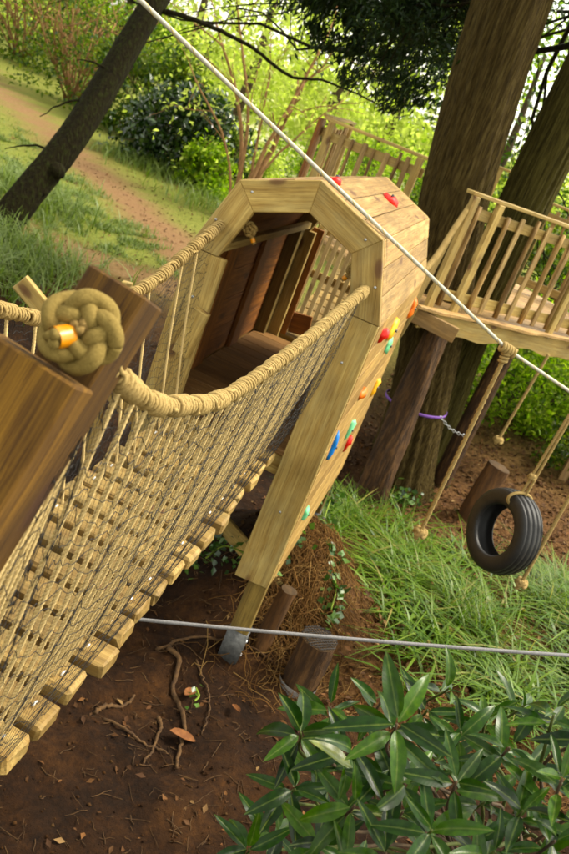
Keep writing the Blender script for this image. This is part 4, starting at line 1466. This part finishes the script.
tips = branchy(wb, lt[5], np.array([0.6, 0.2, 0.9]), 2.2, 0.07, 2, 0.5, 6, 0.1) 
wb.build('branches', M['bark_dark'], leaning, True, lt[0])
tips = [t for t in tips if t[0][2] > 4.0]
tips_foliage('crown', M['leaf_mid'], leaning, tips, 40, 0.3, 0.10, 0.5, lt[0])
kn = MB()
for kpx, kpy in ((58, 172), (40, 190)):
    v, q, tr = tube_arrays(np.array([at(kpx - 8, kpy - 6, 11.05), at(kpx, kpy, 11.0), at(kpx + 4, kpy + 3, 10.95)]), [0.14, 0.12, 0.05], 10)
    kn.add(v, q, tr)
kn.build('burr', M['bark_dark'], leaning, True, lt[0])


# ------------------------------------------------------------------ shrubs and trees behind
def shrub(name, label, px, py, z, radii, mat, n, size, clumps=40, spread=None, group=None, lift=0.55, twigs=6, twig_mat='twig_dark', aspect=0.5, dist=None, cat='shrub'):
    p = at_z(px, py, 0) if dist is None else np.append(at(px, py, dist)[:2], 0)
    p[2] = gz(p[0], p[1])
    t = thing(name, label, cat, p, group)
    c = p + np.array([0, 0, radii[2] * lift + z])
    leaf_cloud('foliage', M[mat], t, n, c, radii, clumps, spread or min(radii) * 0.22, size, aspect, 0.6, p[2] + 0.03, p)
    w = MB()
    for k in range(twigs):
        dvec = np.array([rng.uniform(-1, 1) * radii[0], rng.uniform(-1, 1) * radii[1], radii[2] * 1.3 + z])
        branchy(w, p + rng.normal(0, 0.1, 3) * np.array([1, 1, 0]) - np.array([0, 0, 0.05]), dvec, np.linalg.norm(dvec) * 0.8, 0.03 * (0.4 + radii[2] / 3), 1, 0.5, 5, 0.1)
    w.build('stems', M[twig_mat], t, True, p)
    return t


# left, beyond the path
shrub('laurel_shrub', 'glossy dark laurel bush beyond the dirt path', 172, 172, 0.0, (1.5, 1.2, 1.3), 'leaf_dark', 8000, 0.17, 60)
shrub('laurel_shrub', 'tall dark evergreen bush showing behind the leaning trunk', 140, 140, 0.2, (1.8, 1.4, 1.7), 'leaf_mid', 8000, 0.17, 60)
shrub('bright_bush', 'small lime bush at the end of the dirt path', 203, 192, 0.0, (0.8, 0.7, 0.7), 'leaf_lime', 3500, 0.12, 24)
shrub('bright_bush', 'yellow-green bush growing close behind the tunnel roof', 228, 190, 0.0, (1.2, 0.9, 0.9), 'leaf_pale', 4000, 0.13, 30)
shrub('twiggy_shrub', 'bare brown twiggy thicket above the top of the path', 70, 105, 0.3, (2.4, 1.6, 2.1), 'leaf_mid', 2800, 0.15, 50, twigs=26, twig_mat='twig_orange')
shrub('twiggy_shrub', 'tangled olive thicket left of the leaning trunk', 20, 62, 0.4, (3.4, 2.0, 2.6), 'leaf_mid', 5200, 0.18, 60, twigs=24, twig_mat='twig_orange')
shrub('twiggy_shrub', 'loose green thicket above the tangled brown one', 110, 78, 0.6, (3.2, 2.0, 3.0), 'leaf_lime', 6000, 0.18, 60, twigs=16)
# bright wood further off
lime_lab = ['pale sunlit tree crown over the multi-stemmed tree', 'lime tree crown behind the span rope', 'pale yellow-green tree crown beside the dark cedar boughs', 'tall lime tree behind the glossy laurels',
            'pale leafy tree seen left of the cedar trunk', 'distant bright tree between the two cedar trunks', 'pale tree crown right of the second cedar', 'far lime tree above the deck railing']
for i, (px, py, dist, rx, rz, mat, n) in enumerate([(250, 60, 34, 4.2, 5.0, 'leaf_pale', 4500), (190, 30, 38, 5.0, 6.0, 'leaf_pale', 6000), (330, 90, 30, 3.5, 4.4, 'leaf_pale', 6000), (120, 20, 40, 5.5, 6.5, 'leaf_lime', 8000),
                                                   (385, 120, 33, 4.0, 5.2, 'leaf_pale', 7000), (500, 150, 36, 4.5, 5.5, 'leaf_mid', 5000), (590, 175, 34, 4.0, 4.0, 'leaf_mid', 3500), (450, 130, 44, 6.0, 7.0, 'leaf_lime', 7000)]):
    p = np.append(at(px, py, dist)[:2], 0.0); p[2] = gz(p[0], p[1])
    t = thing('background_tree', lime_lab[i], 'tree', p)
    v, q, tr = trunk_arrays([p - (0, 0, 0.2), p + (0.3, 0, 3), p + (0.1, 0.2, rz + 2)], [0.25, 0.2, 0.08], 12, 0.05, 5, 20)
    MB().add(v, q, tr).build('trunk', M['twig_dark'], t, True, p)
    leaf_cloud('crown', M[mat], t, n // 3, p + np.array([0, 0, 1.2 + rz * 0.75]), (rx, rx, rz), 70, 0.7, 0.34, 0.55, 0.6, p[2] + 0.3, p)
# multi-stemmed orange-brown tree
mp_ = np.append(at(248, 180, 17.0)[:2], 0.0)
mt = thing('multi_stem_tree', 'slender tree with several forking orange-brown stems', 'tree', mp_)
w = MB(); tips = []
for (tx, ty, r) in [(215, 20, 0.06), (240, 10, 0.05), (300, 80, 0.085), (330, 20, 0.06), (270, 60, 0.04), (190, 60, 0.035), (350, 95, 0.035)]:
    tgt = at(tx, ty, 17.0)
    dv = tgt - mp_
    L = np.linalg.norm(dv)
    mid = mp_ + dv * 0.45 + np.array([(tgt[0] - mp_[0]) * -0.12, rng.uniform(-.3, .3), 0.15])
    path = resample([mp_ - (0, 0, 0.2), mid, tgt], 18) + np.cumsum(rng.normal(0, 0.012, (18, 3)), axis=0)
    w.tube(path, np.linspace(r, r * 0.35, 18), 7)
    for k in (9, 12, 15, 17):
        tips += branchy(w, path[k], (tgt - mid) / np.linalg.norm(tgt - mid) + rng.normal(0, 0.5, 3), L * 0.28, r * 0.3, 1, 0.6, 4, 0.05)
w.build('stems', M['twig_orange'], mt, True, mp_)
tips_foliage('crown', M['leaf_pale'], mt, tips, 16, 0.45, 0.13, 0.5, mp_)
# behind and under the deck, right
shrub('leafy_shrub', 'sunlit leafy shrub under the deck beyond the stump', 505, 415, 0.0, (1.1, 0.9, 0.95), 'leaf_lime', 6500, 0.085, 40)
shrub('leafy_shrub', 'dense sunlit shrub on the bank behind the tyre rope', 560, 425, 0.1, (1.2, 0.9, 1.1), 'leaf_lime', 7000, 0.085, 44)
shrub('leafy_shrub', 'dark low shrub at the top of the bare bank', 600, 480, 0.0, (0.8, 0.7, 0.55), 'leaf_mid', 4000, 0.085, 30)
shrub('leafy_shrub', 'tall green shrub showing between the deck balusters', 520, 340, 0.4, (1.9, 1.2, 1.6), 'leaf_mid', 7000, 0.11, 46)
shrub('leafy_shrub', 'pale green shrub behind the right end of the deck', 590, 370, 0.4, (2.2, 1.3, 1.5), 'leaf_lime', 7000, 0.11, 46)
shrub('leafy_shrub', 'green shrub between the cedar trunk and the far railing', 430, 300, 0.3, (1.8, 1.2, 1.7), 'leaf_mid', 6000, 0.12, 40)
shrub('leafy_shrub', 'yellow-green shrub behind the left deck railing', 370, 210, 0.3, (2.2, 1.4, 1.4), 'leaf_lime', 4200, 0.13, 46)
shrub('leafy_shrub', 'bright bush left of the deck railing corner', 300, 195, 0.0, (1.7, 1.2, 1.0), 'leaf_lime', 4200, 0.12, 46)
# far wood reading as one mass
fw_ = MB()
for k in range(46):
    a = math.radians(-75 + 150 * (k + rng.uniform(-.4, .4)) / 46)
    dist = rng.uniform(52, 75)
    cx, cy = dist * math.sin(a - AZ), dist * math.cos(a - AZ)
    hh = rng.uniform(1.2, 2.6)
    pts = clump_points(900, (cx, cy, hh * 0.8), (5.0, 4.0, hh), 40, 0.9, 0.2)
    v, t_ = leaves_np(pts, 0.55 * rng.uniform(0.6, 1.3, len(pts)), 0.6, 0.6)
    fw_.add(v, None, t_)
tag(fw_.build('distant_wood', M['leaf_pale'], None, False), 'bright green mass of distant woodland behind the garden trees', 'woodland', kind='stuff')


# ------------------------------------------------------------------ grass, litter, straw, roots
def blades(x, y, h, w, bend=0.6, segs=3, lean=None):
    n = len(x)
    z = ground_z(x, y) - 0.01
    az = rng.uniform(0, 2 * math.pi, n) if lean is None else lean + rng.normal(0, 0.9, n)
    d = np.stack([np.cos(az), np.sin(az), np.zeros(n)], -1)
    s = np.stack([-np.sin(az), np.cos(az), np.zeros(n)], -1)
    b = bend * rng.uniform(0.4, 1.6, n)
    base = np.stack([x, y, z], -1)
    V_, T_ = [], []
    for k in range(segs + 1):
        u = k / segs
        c_ = base + d * (h * b * u * u)[:, None] + np.stack([np.zeros(n), np.zeros(n), h * (u - 0.35 * np.minimum(b, 1.6) * u * u)], -1)
        if k < segs:
            ww = (w * (1 - 0.75 * u))[:, None] * 0.5
            V_ += [c_ - s * ww, c_ + s * ww]
        else:
            V_.append(c_)
    v = np.stack(V_, 1)
    m = v.shape[1]
    i = np.arange(n) * m
    Q = []
    for k in range(segs - 1):
        Q.append(np.stack([i + 2 * k, i + 2 * k + 1, i + 2 * k + 3, i + 2 * k + 2], -1))
    T_ = np.stack([i + 2 * (segs - 1), i + 2 * (segs - 1) + 1, i + 2 * segs], -1)
    return v.reshape(-1, 3), np.vstack(Q), T_


def scatter(poly, n, soft=0.2, tuft=0.0):
    P = np.array(poly)[:, :2]
    lo, hi = P.min(0), P.max(0)
    out_x, out_y = [], []
    while sum(map(len, out_x)) < n:
        x = rng.uniform(lo[0], hi[0], n * 2); y = rng.uniform(lo[1], hi[1], n * 2)
        m = poly_mask(x, y, P, soft)
        den = 0.55 + 0.45 * np.sin(x * 5.1 + 2 * np.sin(y * 2.7)) * np.sin(y * 4.3 + 1.5 * np.sin(x * 3.1))
        if tuft: m = m * np.clip(den * 4.0 - 2.0, 0.03, 1)
        k = rng.uniform(0, 1, len(x)) < m
        out_x.append(x[k]); out_y.append(y[k])
    return np.concatenate(out_x)[:n], np.concatenate(out_y)[:n]


x, y = scatter(GRASS_POLY, 4000, 0.35, 1.0)
v, q, t_ = blades(x, y, rng.uniform(0.08, 0.36, len(x)), rng.uniform(0.012, 0.032, len(x)), 1.9, 4)
g1 = MB().add(v, q, t_).build('grass', M['grass'], None, False)
tag(g1, 'long flopping green grass below the tyre swing', 'grass', kind='stuff')
# tufts on the litter beside the climbing wall and the log
gt = MB()
for (px, py, k) in [(350, 497, 90), (362, 505, 70), (340, 512, 60), (330, 520, 60), (395, 500, 50), (560, 590, 120), (540, 610, 120), (420, 545, 80), (480, 640, 120), (455, 610, 120)]:
    c_ = at_z(px, py)
    xx = c_[0] + rng.normal(0, 0.09, k); yy = c_[1] + rng.normal(0, 0.09, k)
    v, q, t_ = blades(xx, yy, rng.uniform(0.18, 0.42, k), rng.uniform(0.007, 0.014, k), 0.9, 4)
    gt.add(v, q, t_)
tag(gt.build('grass', M['grass'], None, False), 'taller grass tufts at the edges of the lawn', 'grass', kind='stuff')
x, y = scatter(LAWN_POLY, 16000, 0.5, 1.0)
v, q, t_ = blades(x, y, rng.uniform(0.05, 0.14, len(x)), rng.uniform(0.012, 0.02, len(x)), 0.9, 2)
tag(MB().add(v, q, t_).build('grass', M['grass_far'], None, False), 'worn pale grass strip beside the dirt path', 'grass', kind='stuff')
gt = MB()
for (px, py, k, sp_) in [(48, 205, 500, 0.45), (25, 190, 500, 0.5), (20, 258, 700, 0.5), (0, 245, 600, 0.5), (-10, 275, 500, 0.4),
                         (205, 205, 300, 0.5), (160, 175, 300, 0.5), (125, 160, 260, 0.5)]:
    c_ = at_z(px, py)
    xx = c_[0] + rng.normal(0, sp_, k); yy = c_[1] + rng.normal(0, sp_, k)
    v, q, t_ = blades(xx, yy, rng.uniform(0.25, 0.6, k), rng.uniform(0.014, 0.026, k), 0.9, 4)
    gt.add(v, q, t_)
tag(gt.build('grass', M['grass_far'], None, False), 'tall rough grass tufts round the foot of the leaning tree', 'grass', kind='stuff')


def litter(name, label, x, y, size, mat, lift=0.012):
    n = len(x)
    z = ground_z(x, y) + lift * rng.uniform(0.2, 1.2, n)
    p = np.stack([x, y, z], -1)
    d = rng.normal(0, 1, (n, 3)); d[:, 2] *= 0.25
    v, t = leaves_np(p, size * rng.uniform(0.5, 1.4, n), 0.5, 2.5, 0.12, d)
    return tag(MB().add(v, None, t).build(name, M[mat], None, False), label, 'leaf litter', kind='stuff')


n = 11000
x = rng.uniform(-2.6, 2.4, n); y = rng.uniform(1.3, 8.6, n)
keep = rng.uniform(0, 1, n) < 0.13 + 0.87 * sstep(-0.2, 0.6, x) * sstep(3.2, 4.2, y)
litter('leaf_litter', 'brown dead leaves strewn over the bare soil', x[keep], y[keep], 0.040, 'litter')
x = rng.uniform(0.2, 2.6, 2600); y = rng.uniform(4.0, 7.2, 2600)
litter('leaf_litter', 'rusty dead leaves caught among the grass below the tyre', x, y, 0.05, 'litter', 0.06)
x = rng.uniform(-0.5, 4.5, 9000); y = rng.uniform(7.0, 13.0, 9000)
litter('leaf_litter', 'dead leaves on the bank below the deck', x, y, 0.06, 'litter')
x = rng.uniform(-10, -1, 3500); y = rng.uniform(8.0, 20.0, 3500)
litter('leaf_litter', 'pale dead leaves along the dirt path', x, y, 0.06, 'litter')

# dry straw and rootlets hanging on the bank below the wall
sw = MB()
for k in range(2300):
    if k < 900:
        cx, cy = rng.normal(-0.22, 0.14), rng.normal(4.75, 0.30)
    else:
        cx, cy = rng.uniform(-0.1, 2.0), rng.uniform(4.0, 6.9)
    L = rng.uniform(0.12, 0.38)
    a = rng.uniform(0, 6.28)
    u = np.linspace(0, 1, 6)
    xx = cx + np.cos(a) * L * (u - .5) + rng.normal(0, 0.012, 6)
    yy = cy + np.sin(a) * L * (u - .5) + rng.normal(0, 0.012, 6)
    zz = ground_z(xx, yy) + 0.012 + 0.05 * rng.uniform(0, 1) * np.sin(u * math.pi) * (1.6 if k < 900 else 0.5)
    sw.tube(np.stack([xx, yy, zz], -1), rng.uniform(0.0015, 0.003), 3, False)
tag(sw.build('dry_straw', M['straw'], None, False), 'tangle of dry straw and rootlets on the bank under the climbing wall', 'straw', kind='stuff')

# ivy
def ivy(label, pts, n, size, spread):
    P = np.array(pts)
    k = rng.integers(0, len(P), n)
    p = P[k] + rng.normal(0, 1, (n, 3)) * spread
    g = ground_z(p[:, 0], p[:, 1])
    p[:, 2] = np.maximum(p[:, 2], g + 0.02 + np.abs(rng.normal(0, 0.03, n)))
    v, t = leaves_np(p, size * rng.uniform(0.5, 1.3, n), 0.85, 1.2, 0.1)
    t0 = thing('ivy', label, 'ivy', P[0])
    MB().add(v, None, t).build('leaves', M['leaf_ivy'], t0, False, P[0])
    m = MB()
    q = resample(P + np.array([0, 0, 0.015]), 40)
    q[:, 2] = np.maximum(q[:, 2], ground_z(q[:, 0], q[:, 1]) + 0.005)
    m.tube(q, 0.006, 5)
    m.build('runner', M['stem_green'], t0, True, P[0])
    return t0


ivy('pale ivy trailing over the edge of the bank above the capped stump', [at_z(px, py, z) for px, py, z in [(330, 500, .35), (322, 530, .35), (330, 560, .3), (335, 590, .22), (330, 612, .15)]], 150, 0.06, 0.05)
ivy('dark ivy in the shade behind the steel-shod post', [at_z(px, py, z) for px, py, z in [(205, 560, .3), (225, 548, .35), (262, 560, .5), (285, 535, .5)]], 180, 0.05, 0.07)
ivy('ivy round the foot of the cedar trunk', [at_z(px, py, -.2) for px, py in [(388, 492), (402, 498), (420, 490), (436, 478)]], 260, 0.06, 0.08)
ivy('young ivy sprouting on the soil near the long root', [at_z(px, py) for px, py in [(195, 690), (198, 698), (194, 703)]], 9, 0.035, 0.02)

# exposed roots on the soil
roots = [([(172, 640), (183, 652), (180, 675), (190, 705), (186, 735), (184, 752)], 0.014, 'thick bare root running down the bare soil towards the bridge'),
         ([(160, 640), (190, 634), (225, 641), (262, 652), (290, 668)], 0.009, 'thin root running across the soil to the log peg'),
         ([(100, 698), (115, 690), (135, 684), (142, 676)], 0.011, 'short hooked root beside the bridge planks'),
         ([(165, 700), (166, 715), (158, 735), (150, 745)], 0.009, 'short wavy root between two longer roots'),
         ([(110, 705), (140, 722), (165, 732), (175, 735)], 0.007, 'fine root below the hooked one'),
         ([(200, 650), (212, 675), (214, 700), (208, 718)], 0.006, 'fine curved root right of the thick bare one')]
for pts, r, lab in roots:
    P = np.array([at_z(*p) for p in pts])
    P = resample(P, 30)
    P[:, :2] += rng.normal(0, 0.004, (30, 2))
    P[:, 2] = ground_z(P[:, 0], P[:, 1]) + r * 0.6 + 0.012 * np.abs(np.sin(np.linspace(0, 6, 30)))
    rr = r * np.linspace(1.1, 0.55, 30) * rng.uniform(0.85, 1.15, 30)
    o = MB().tube(P, rr, 7).build('exposed_root', M['root'], None, True, P[0])
    tag(o, lab, 'root')
# a few single big dead leaves
for (px, py, s, a, lab) in [(188, 722, 0.085, 0.5, 'curled orange dead leaf lying on the thick root'), (194, 682, 0.075, 1.4, 'upright orange dead leaf beside the thick root'), (240, 700, 0.05, 2.2, 'small brown dead leaf in front of the log peg')]:
    p = at_z(px, py); p[2] = gz(p[0], p[1]) + 0.035
    u = np.linspace(-1, 1, 7); vv = np.linspace(-1, 1, 5)
    ver = []
    for i in u:
        for j in vv:
            wd = (1 - i * i) ** 0.6 * 0.38
            ver.append((i * s, j * wd * s, 0.35 * s * (j * j * wd * 2 + 0.35 * i * i)))
    fc = [(i * 5 + j, (i + 1) * 5 + j, (i + 1) * 5 + j + 1, i * 5 + j + 1) for i in range(6) for j in range(4)]
    me = mesh_np('dead_leaf', np.array(ver), np.array(fc), noisy('orange_dead_leaf_%d' % px, (0.09, 0.032, 0.010), (0.19, 0.080, 0.028), 30, bump=0.2), True)
    o = link('dead_leaf', me, None, Matrix.Translation(V(p)) @ Matrix.Rotation(a, 4, 'Z') @ Matrix.Rotation(0.35, 4, 'Y'))
    tag(o, lab, 'dead leaf')

# ------------------------------------------------------------------ the rhododendron in the near corner
def rhodo_leaf(bend, fold, width):
    nu, nvv = 9, 4
    ver = []
    for i in range(nu + 1):
        u = i / nu
        wd = width * (math.sin(math.pi * min(1, u * 0.97 + 0.03) ** 0.85)) ** 0.8 if 0 < u < 1 else (0.012 if u == 0 else 0.0)
        for j in range(nvv + 1):
            w_ = (j / nvv - 0.5) * 2
            ver.append((u * math.cos(bend * u * 0.5), w_ * wd, -bend * u * u * 0.5 + fold * abs(w_) * wd + 0.012 * math.sin(9 * u + 2 * w_) * abs(w_)))
    fc = [(i * 5 + j, (i + 1) * 5 + j, (i + 1) * 5 + j + 1, i * 5 + j + 1) for i in range(nu) for j in range(nvv)]
    return np.array(ver), np.array(fc)


LEAFS = [mesh_np('leaf', *rhodo_leaf(b, f, w), M['rhodo'], True) for b, f, w in [(0.25, 0.45, 0.150), (0.55, 0.35, 0.135), (0.9, 0.5, 0.150), (0.1, 0.5, 0.122), (0.7, 0.3, 0.140)]]
LEAF_Y = mesh_np('leaf', *rhodo_leaf(0.2, 0.3, 0.17), M['rhodo_yellow'], True)
rbase = at_z(470, 900)
rbase[2] = gz(rbase[0], rbase[1])
rh = thing('rhododendron', 'rhododendron bush with long glossy leaves in whorls in front of the grass', 'shrub', rbase)
whorls = [(395, 727, 1.75, 9, 0.125), (300, 735, 2.0, 7, 0.115), (350, 752, 1.95, 6, 0.115), (460, 735, 1.9, 6, 0.105), (505, 752, 1.85, 7, 0.105), (552, 722, 1.75, 8, 0.105), (560, 785, 1.7, 6, 0.105), (520, 815, 1.75, 7, 0.105),
          (455, 785, 1.75, 6, 0.11), (430, 832, 1.7, 7, 0.12), (352, 808, 1.85, 7, 0.12), (292, 790, 2.05, 7, 0.12), (318, 845, 1.95, 7, 0.12), (248, 850, 2.05, 6, 0.115), (385, 855, 1.75, 6, 0.12),
          (490, 855, 1.7, 6, 0.115), (550, 845, 1.7, 7, 0.11), (425, 712, 2.05, 5, 0.10), (330, 712, 2.1, 6, 0.11), (485, 720, 2.1, 5, 0.10), (590, 740, 1.75, 6, 0.105), (595, 815, 1.75, 6, 0.11), (402, 785, 1.9, 7, 0.12), (470, 885, 1.7, 6, 0.12), (345, 890, 1.85, 6, 0.12),
          (520, 708, 2.15, 5, 0.095), (378, 705, 2.15, 5, 0.105), (375, 775, 2.2, 6, 0.12), (440, 760, 2.2, 6, 0.11), (315, 775, 2.25, 6, 0.12), (525, 770, 2.1, 6, 0.11), (480, 805, 2.1, 6, 0.11), (400, 815, 2.15, 6, 0.12), (275, 835, 2.3, 6, 0.12), (565, 820, 2.0, 5, 0.11), (445, 690, 2.2, 4, 0.1)]
nleaf = 0
for wi, (px, py, d, k, L) in enumerate(whorls):
    c_ = at(px, py, d)
    axis = np.array([rng.uniform(-.35, .35), rng.uniform(-.75, -.15), 1.0]); axis /= np.linalg.norm(axis)
    a0 = rng.uniform(0, 6.28)
    e1 = np.cross(axis, [0, 1, 0.1]); e1 /= np.linalg.norm(e1); e2 = np.cross(axis, e1)
    k += 1
    for j in range(k):
        a = a0 + j * 2.399 + rng.uniform(-.25, .25)
        el = rng.uniform(-0.30, 0.50) if j < k - 2 else rng.uniform(0.5, 1.1)
        xd = (e1 * math.cos(a) + e2 * math.sin(a)) * math.cos(el) + axis * math.sin(el)
        zd = axis * math.cos(el) - (e1 * math.cos(a) + e2 * math.sin(a)) * math.sin(el)
        yd = np.cross(zd, xd)
        ro = rng.uniform(-.35, .35)
        yd2 = yd * math.cos(ro) + zd * math.sin(ro); zd2 = np.cross(xd, yd2)
        s = L * rng.uniform(0.70, 1.2)
        p = c_ + axis * 0.010 * (j - k / 2) + xd * 0.008
        Mx = Matrix(((xd[0] * s, yd2[0] * s, zd2[0] * s, p[0]), (xd[1] * s, yd2[1] * s, zd2[1] * s, p[1]), (xd[2] * s, yd2[2] * s, zd2[2] * s, p[2]), (0, 0, 0, 1)))
        link('leaf', LEAFS[rng.integers(0, len(LEAFS))], rh, Mx)
        nleaf += 1
    # stem
    dr = c_ - rbase
    mid = rbase + dr * 0.55 + np.array([rng.uniform(-.06, .06), 0.04, 0.10])
    low = c_ - axis * 0.14 + np.array([0, 0.01, 0]) - 0.12 * dr / np.linalg.norm(dr)
    pth = resample([rbase + rng.normal(0, 0.04, 3) * np.array([1, 1, 0]) - (0, 0, 0.03), mid, low, c_ + axis * 0.02], 22)
    MB().tube(pth, np.linspace(0.008, 0.0030, 22), 6).build('stem', M['stem_olive'] if wi % 2 else M['twig_dark'], rh, True)
# the one yellowing leaf
for (px, py, d, L, a) in [(352, 768, 1.80, 0.115, 3.3)]:
    p = at(px, py, d)
    link('leaf', LEAF_Y, rh, Matrix.Translation(V(p)) @ Matrix.Rotation(a, 4, 'Z') @ Matrix.Rotation(-0.35, 4, 'Y') @ Matrix.Scale(L, 4))['label'] = 'yellowing leaf'

# crumbs of soil and small stones
cr = MB()
nc = 3800
cx = rng.normal(-0.5, 1.1, nc); cy = rng.uniform(1.6, 5.2, nc)
oct_v = np.array([(1, 0, 0), (0, 1, 0), (-1, 0, 0), (0, -1, 0), (0, 0, 1), (0, 0, -1)], float)
oct_t = np.array([(0, 1, 4), (1, 2, 4), (2, 3, 4), (3, 0, 4), (1, 0, 5), (2, 1, 5), (3, 2, 5), (0, 3, 5)])
rad = 0.003 + 0.009 * rng.uniform(0, 1, nc) ** 4
pz = ground_z(cx, cy)
vv = oct_v[None] * rad[:, None, None] * rng.uniform(0.6, 1.3, (nc, 6, 1)) + np.stack([cx, cy, pz + rad * 0.3], -1)[:, None, :]
tt = oct_t[None] + (np.arange(nc) * 6)[:, None, None]
cr.add(vv.reshape(-1, 3), None, tt.reshape(-1, 3))
tag(cr.build('soil_crumbs', leaf_mat('soil_crumb', [(0.008, 0.004, 0.002), (0.026, 0.012, 0.005), (0.045, 0.021, 0.008), (0.06, 0.034, 0.015)], 0.0, 0.95, 0.1), None, False), 'crumbs of dark soil on the ground under the bridge', 'soil', kind='stuff')


tw = MB()
for k in range(1000):
    cx, cy = rng.normal(-0.3, 0.9), rng.uniform(1.8, 5.0)
    L = rng.uniform(0.02, 0.12); a = rng.uniform(0, 6.28)
    u = np.linspace(-0.5, 0.5, 4)
    xx = cx + np.cos(a) * L * u + rng.normal(0, 0.003, 4); yy = cy + np.sin(a) * L * u + rng.normal(0, 0.003, 4)
    tw.tube(np.stack([xx, yy, ground_z(xx, yy) + 0.006], -1), rng.uniform(0.0012, 0.0035), 3, False)
tag(tw.build('fallen_twigs', M['root'], None, False), 'small fallen twigs and needles on the soil under the bridge', 'twigs', kind='stuff')

# repeats of a kind share a group
for o in COL.objects:
    if o.parent is None and 'label' in o and 'kind' not in o:
        g = {'climbing_rope': 'knotted ropes hanging beside the tyre', 'background_tree': 'bright trees behind the garden', 'leafy_shrub': 'shrubs round the tree deck', 'twiggy_shrub': 'thickets above the path',
             'laurel_shrub': 'evergreen bushes beyond the path', 'bright_bush': 'small bright bushes', 'exposed_root': 'roots on the bare soil', 'dead_leaf': 'large dead leaves on the soil',
             'log_post': 'logs propping the deck', 'log_stump': 'log stumps', 'cedar_tree': 'cedars growing through the deck', 'timber_stake': 'timber stakes beyond the bridge', 'stopper_knot': 'stopper knots behind the arch', 'ivy': 'ivy on the ground'}.get(o.name.split('.')[0])
        if g: o['group'] = g
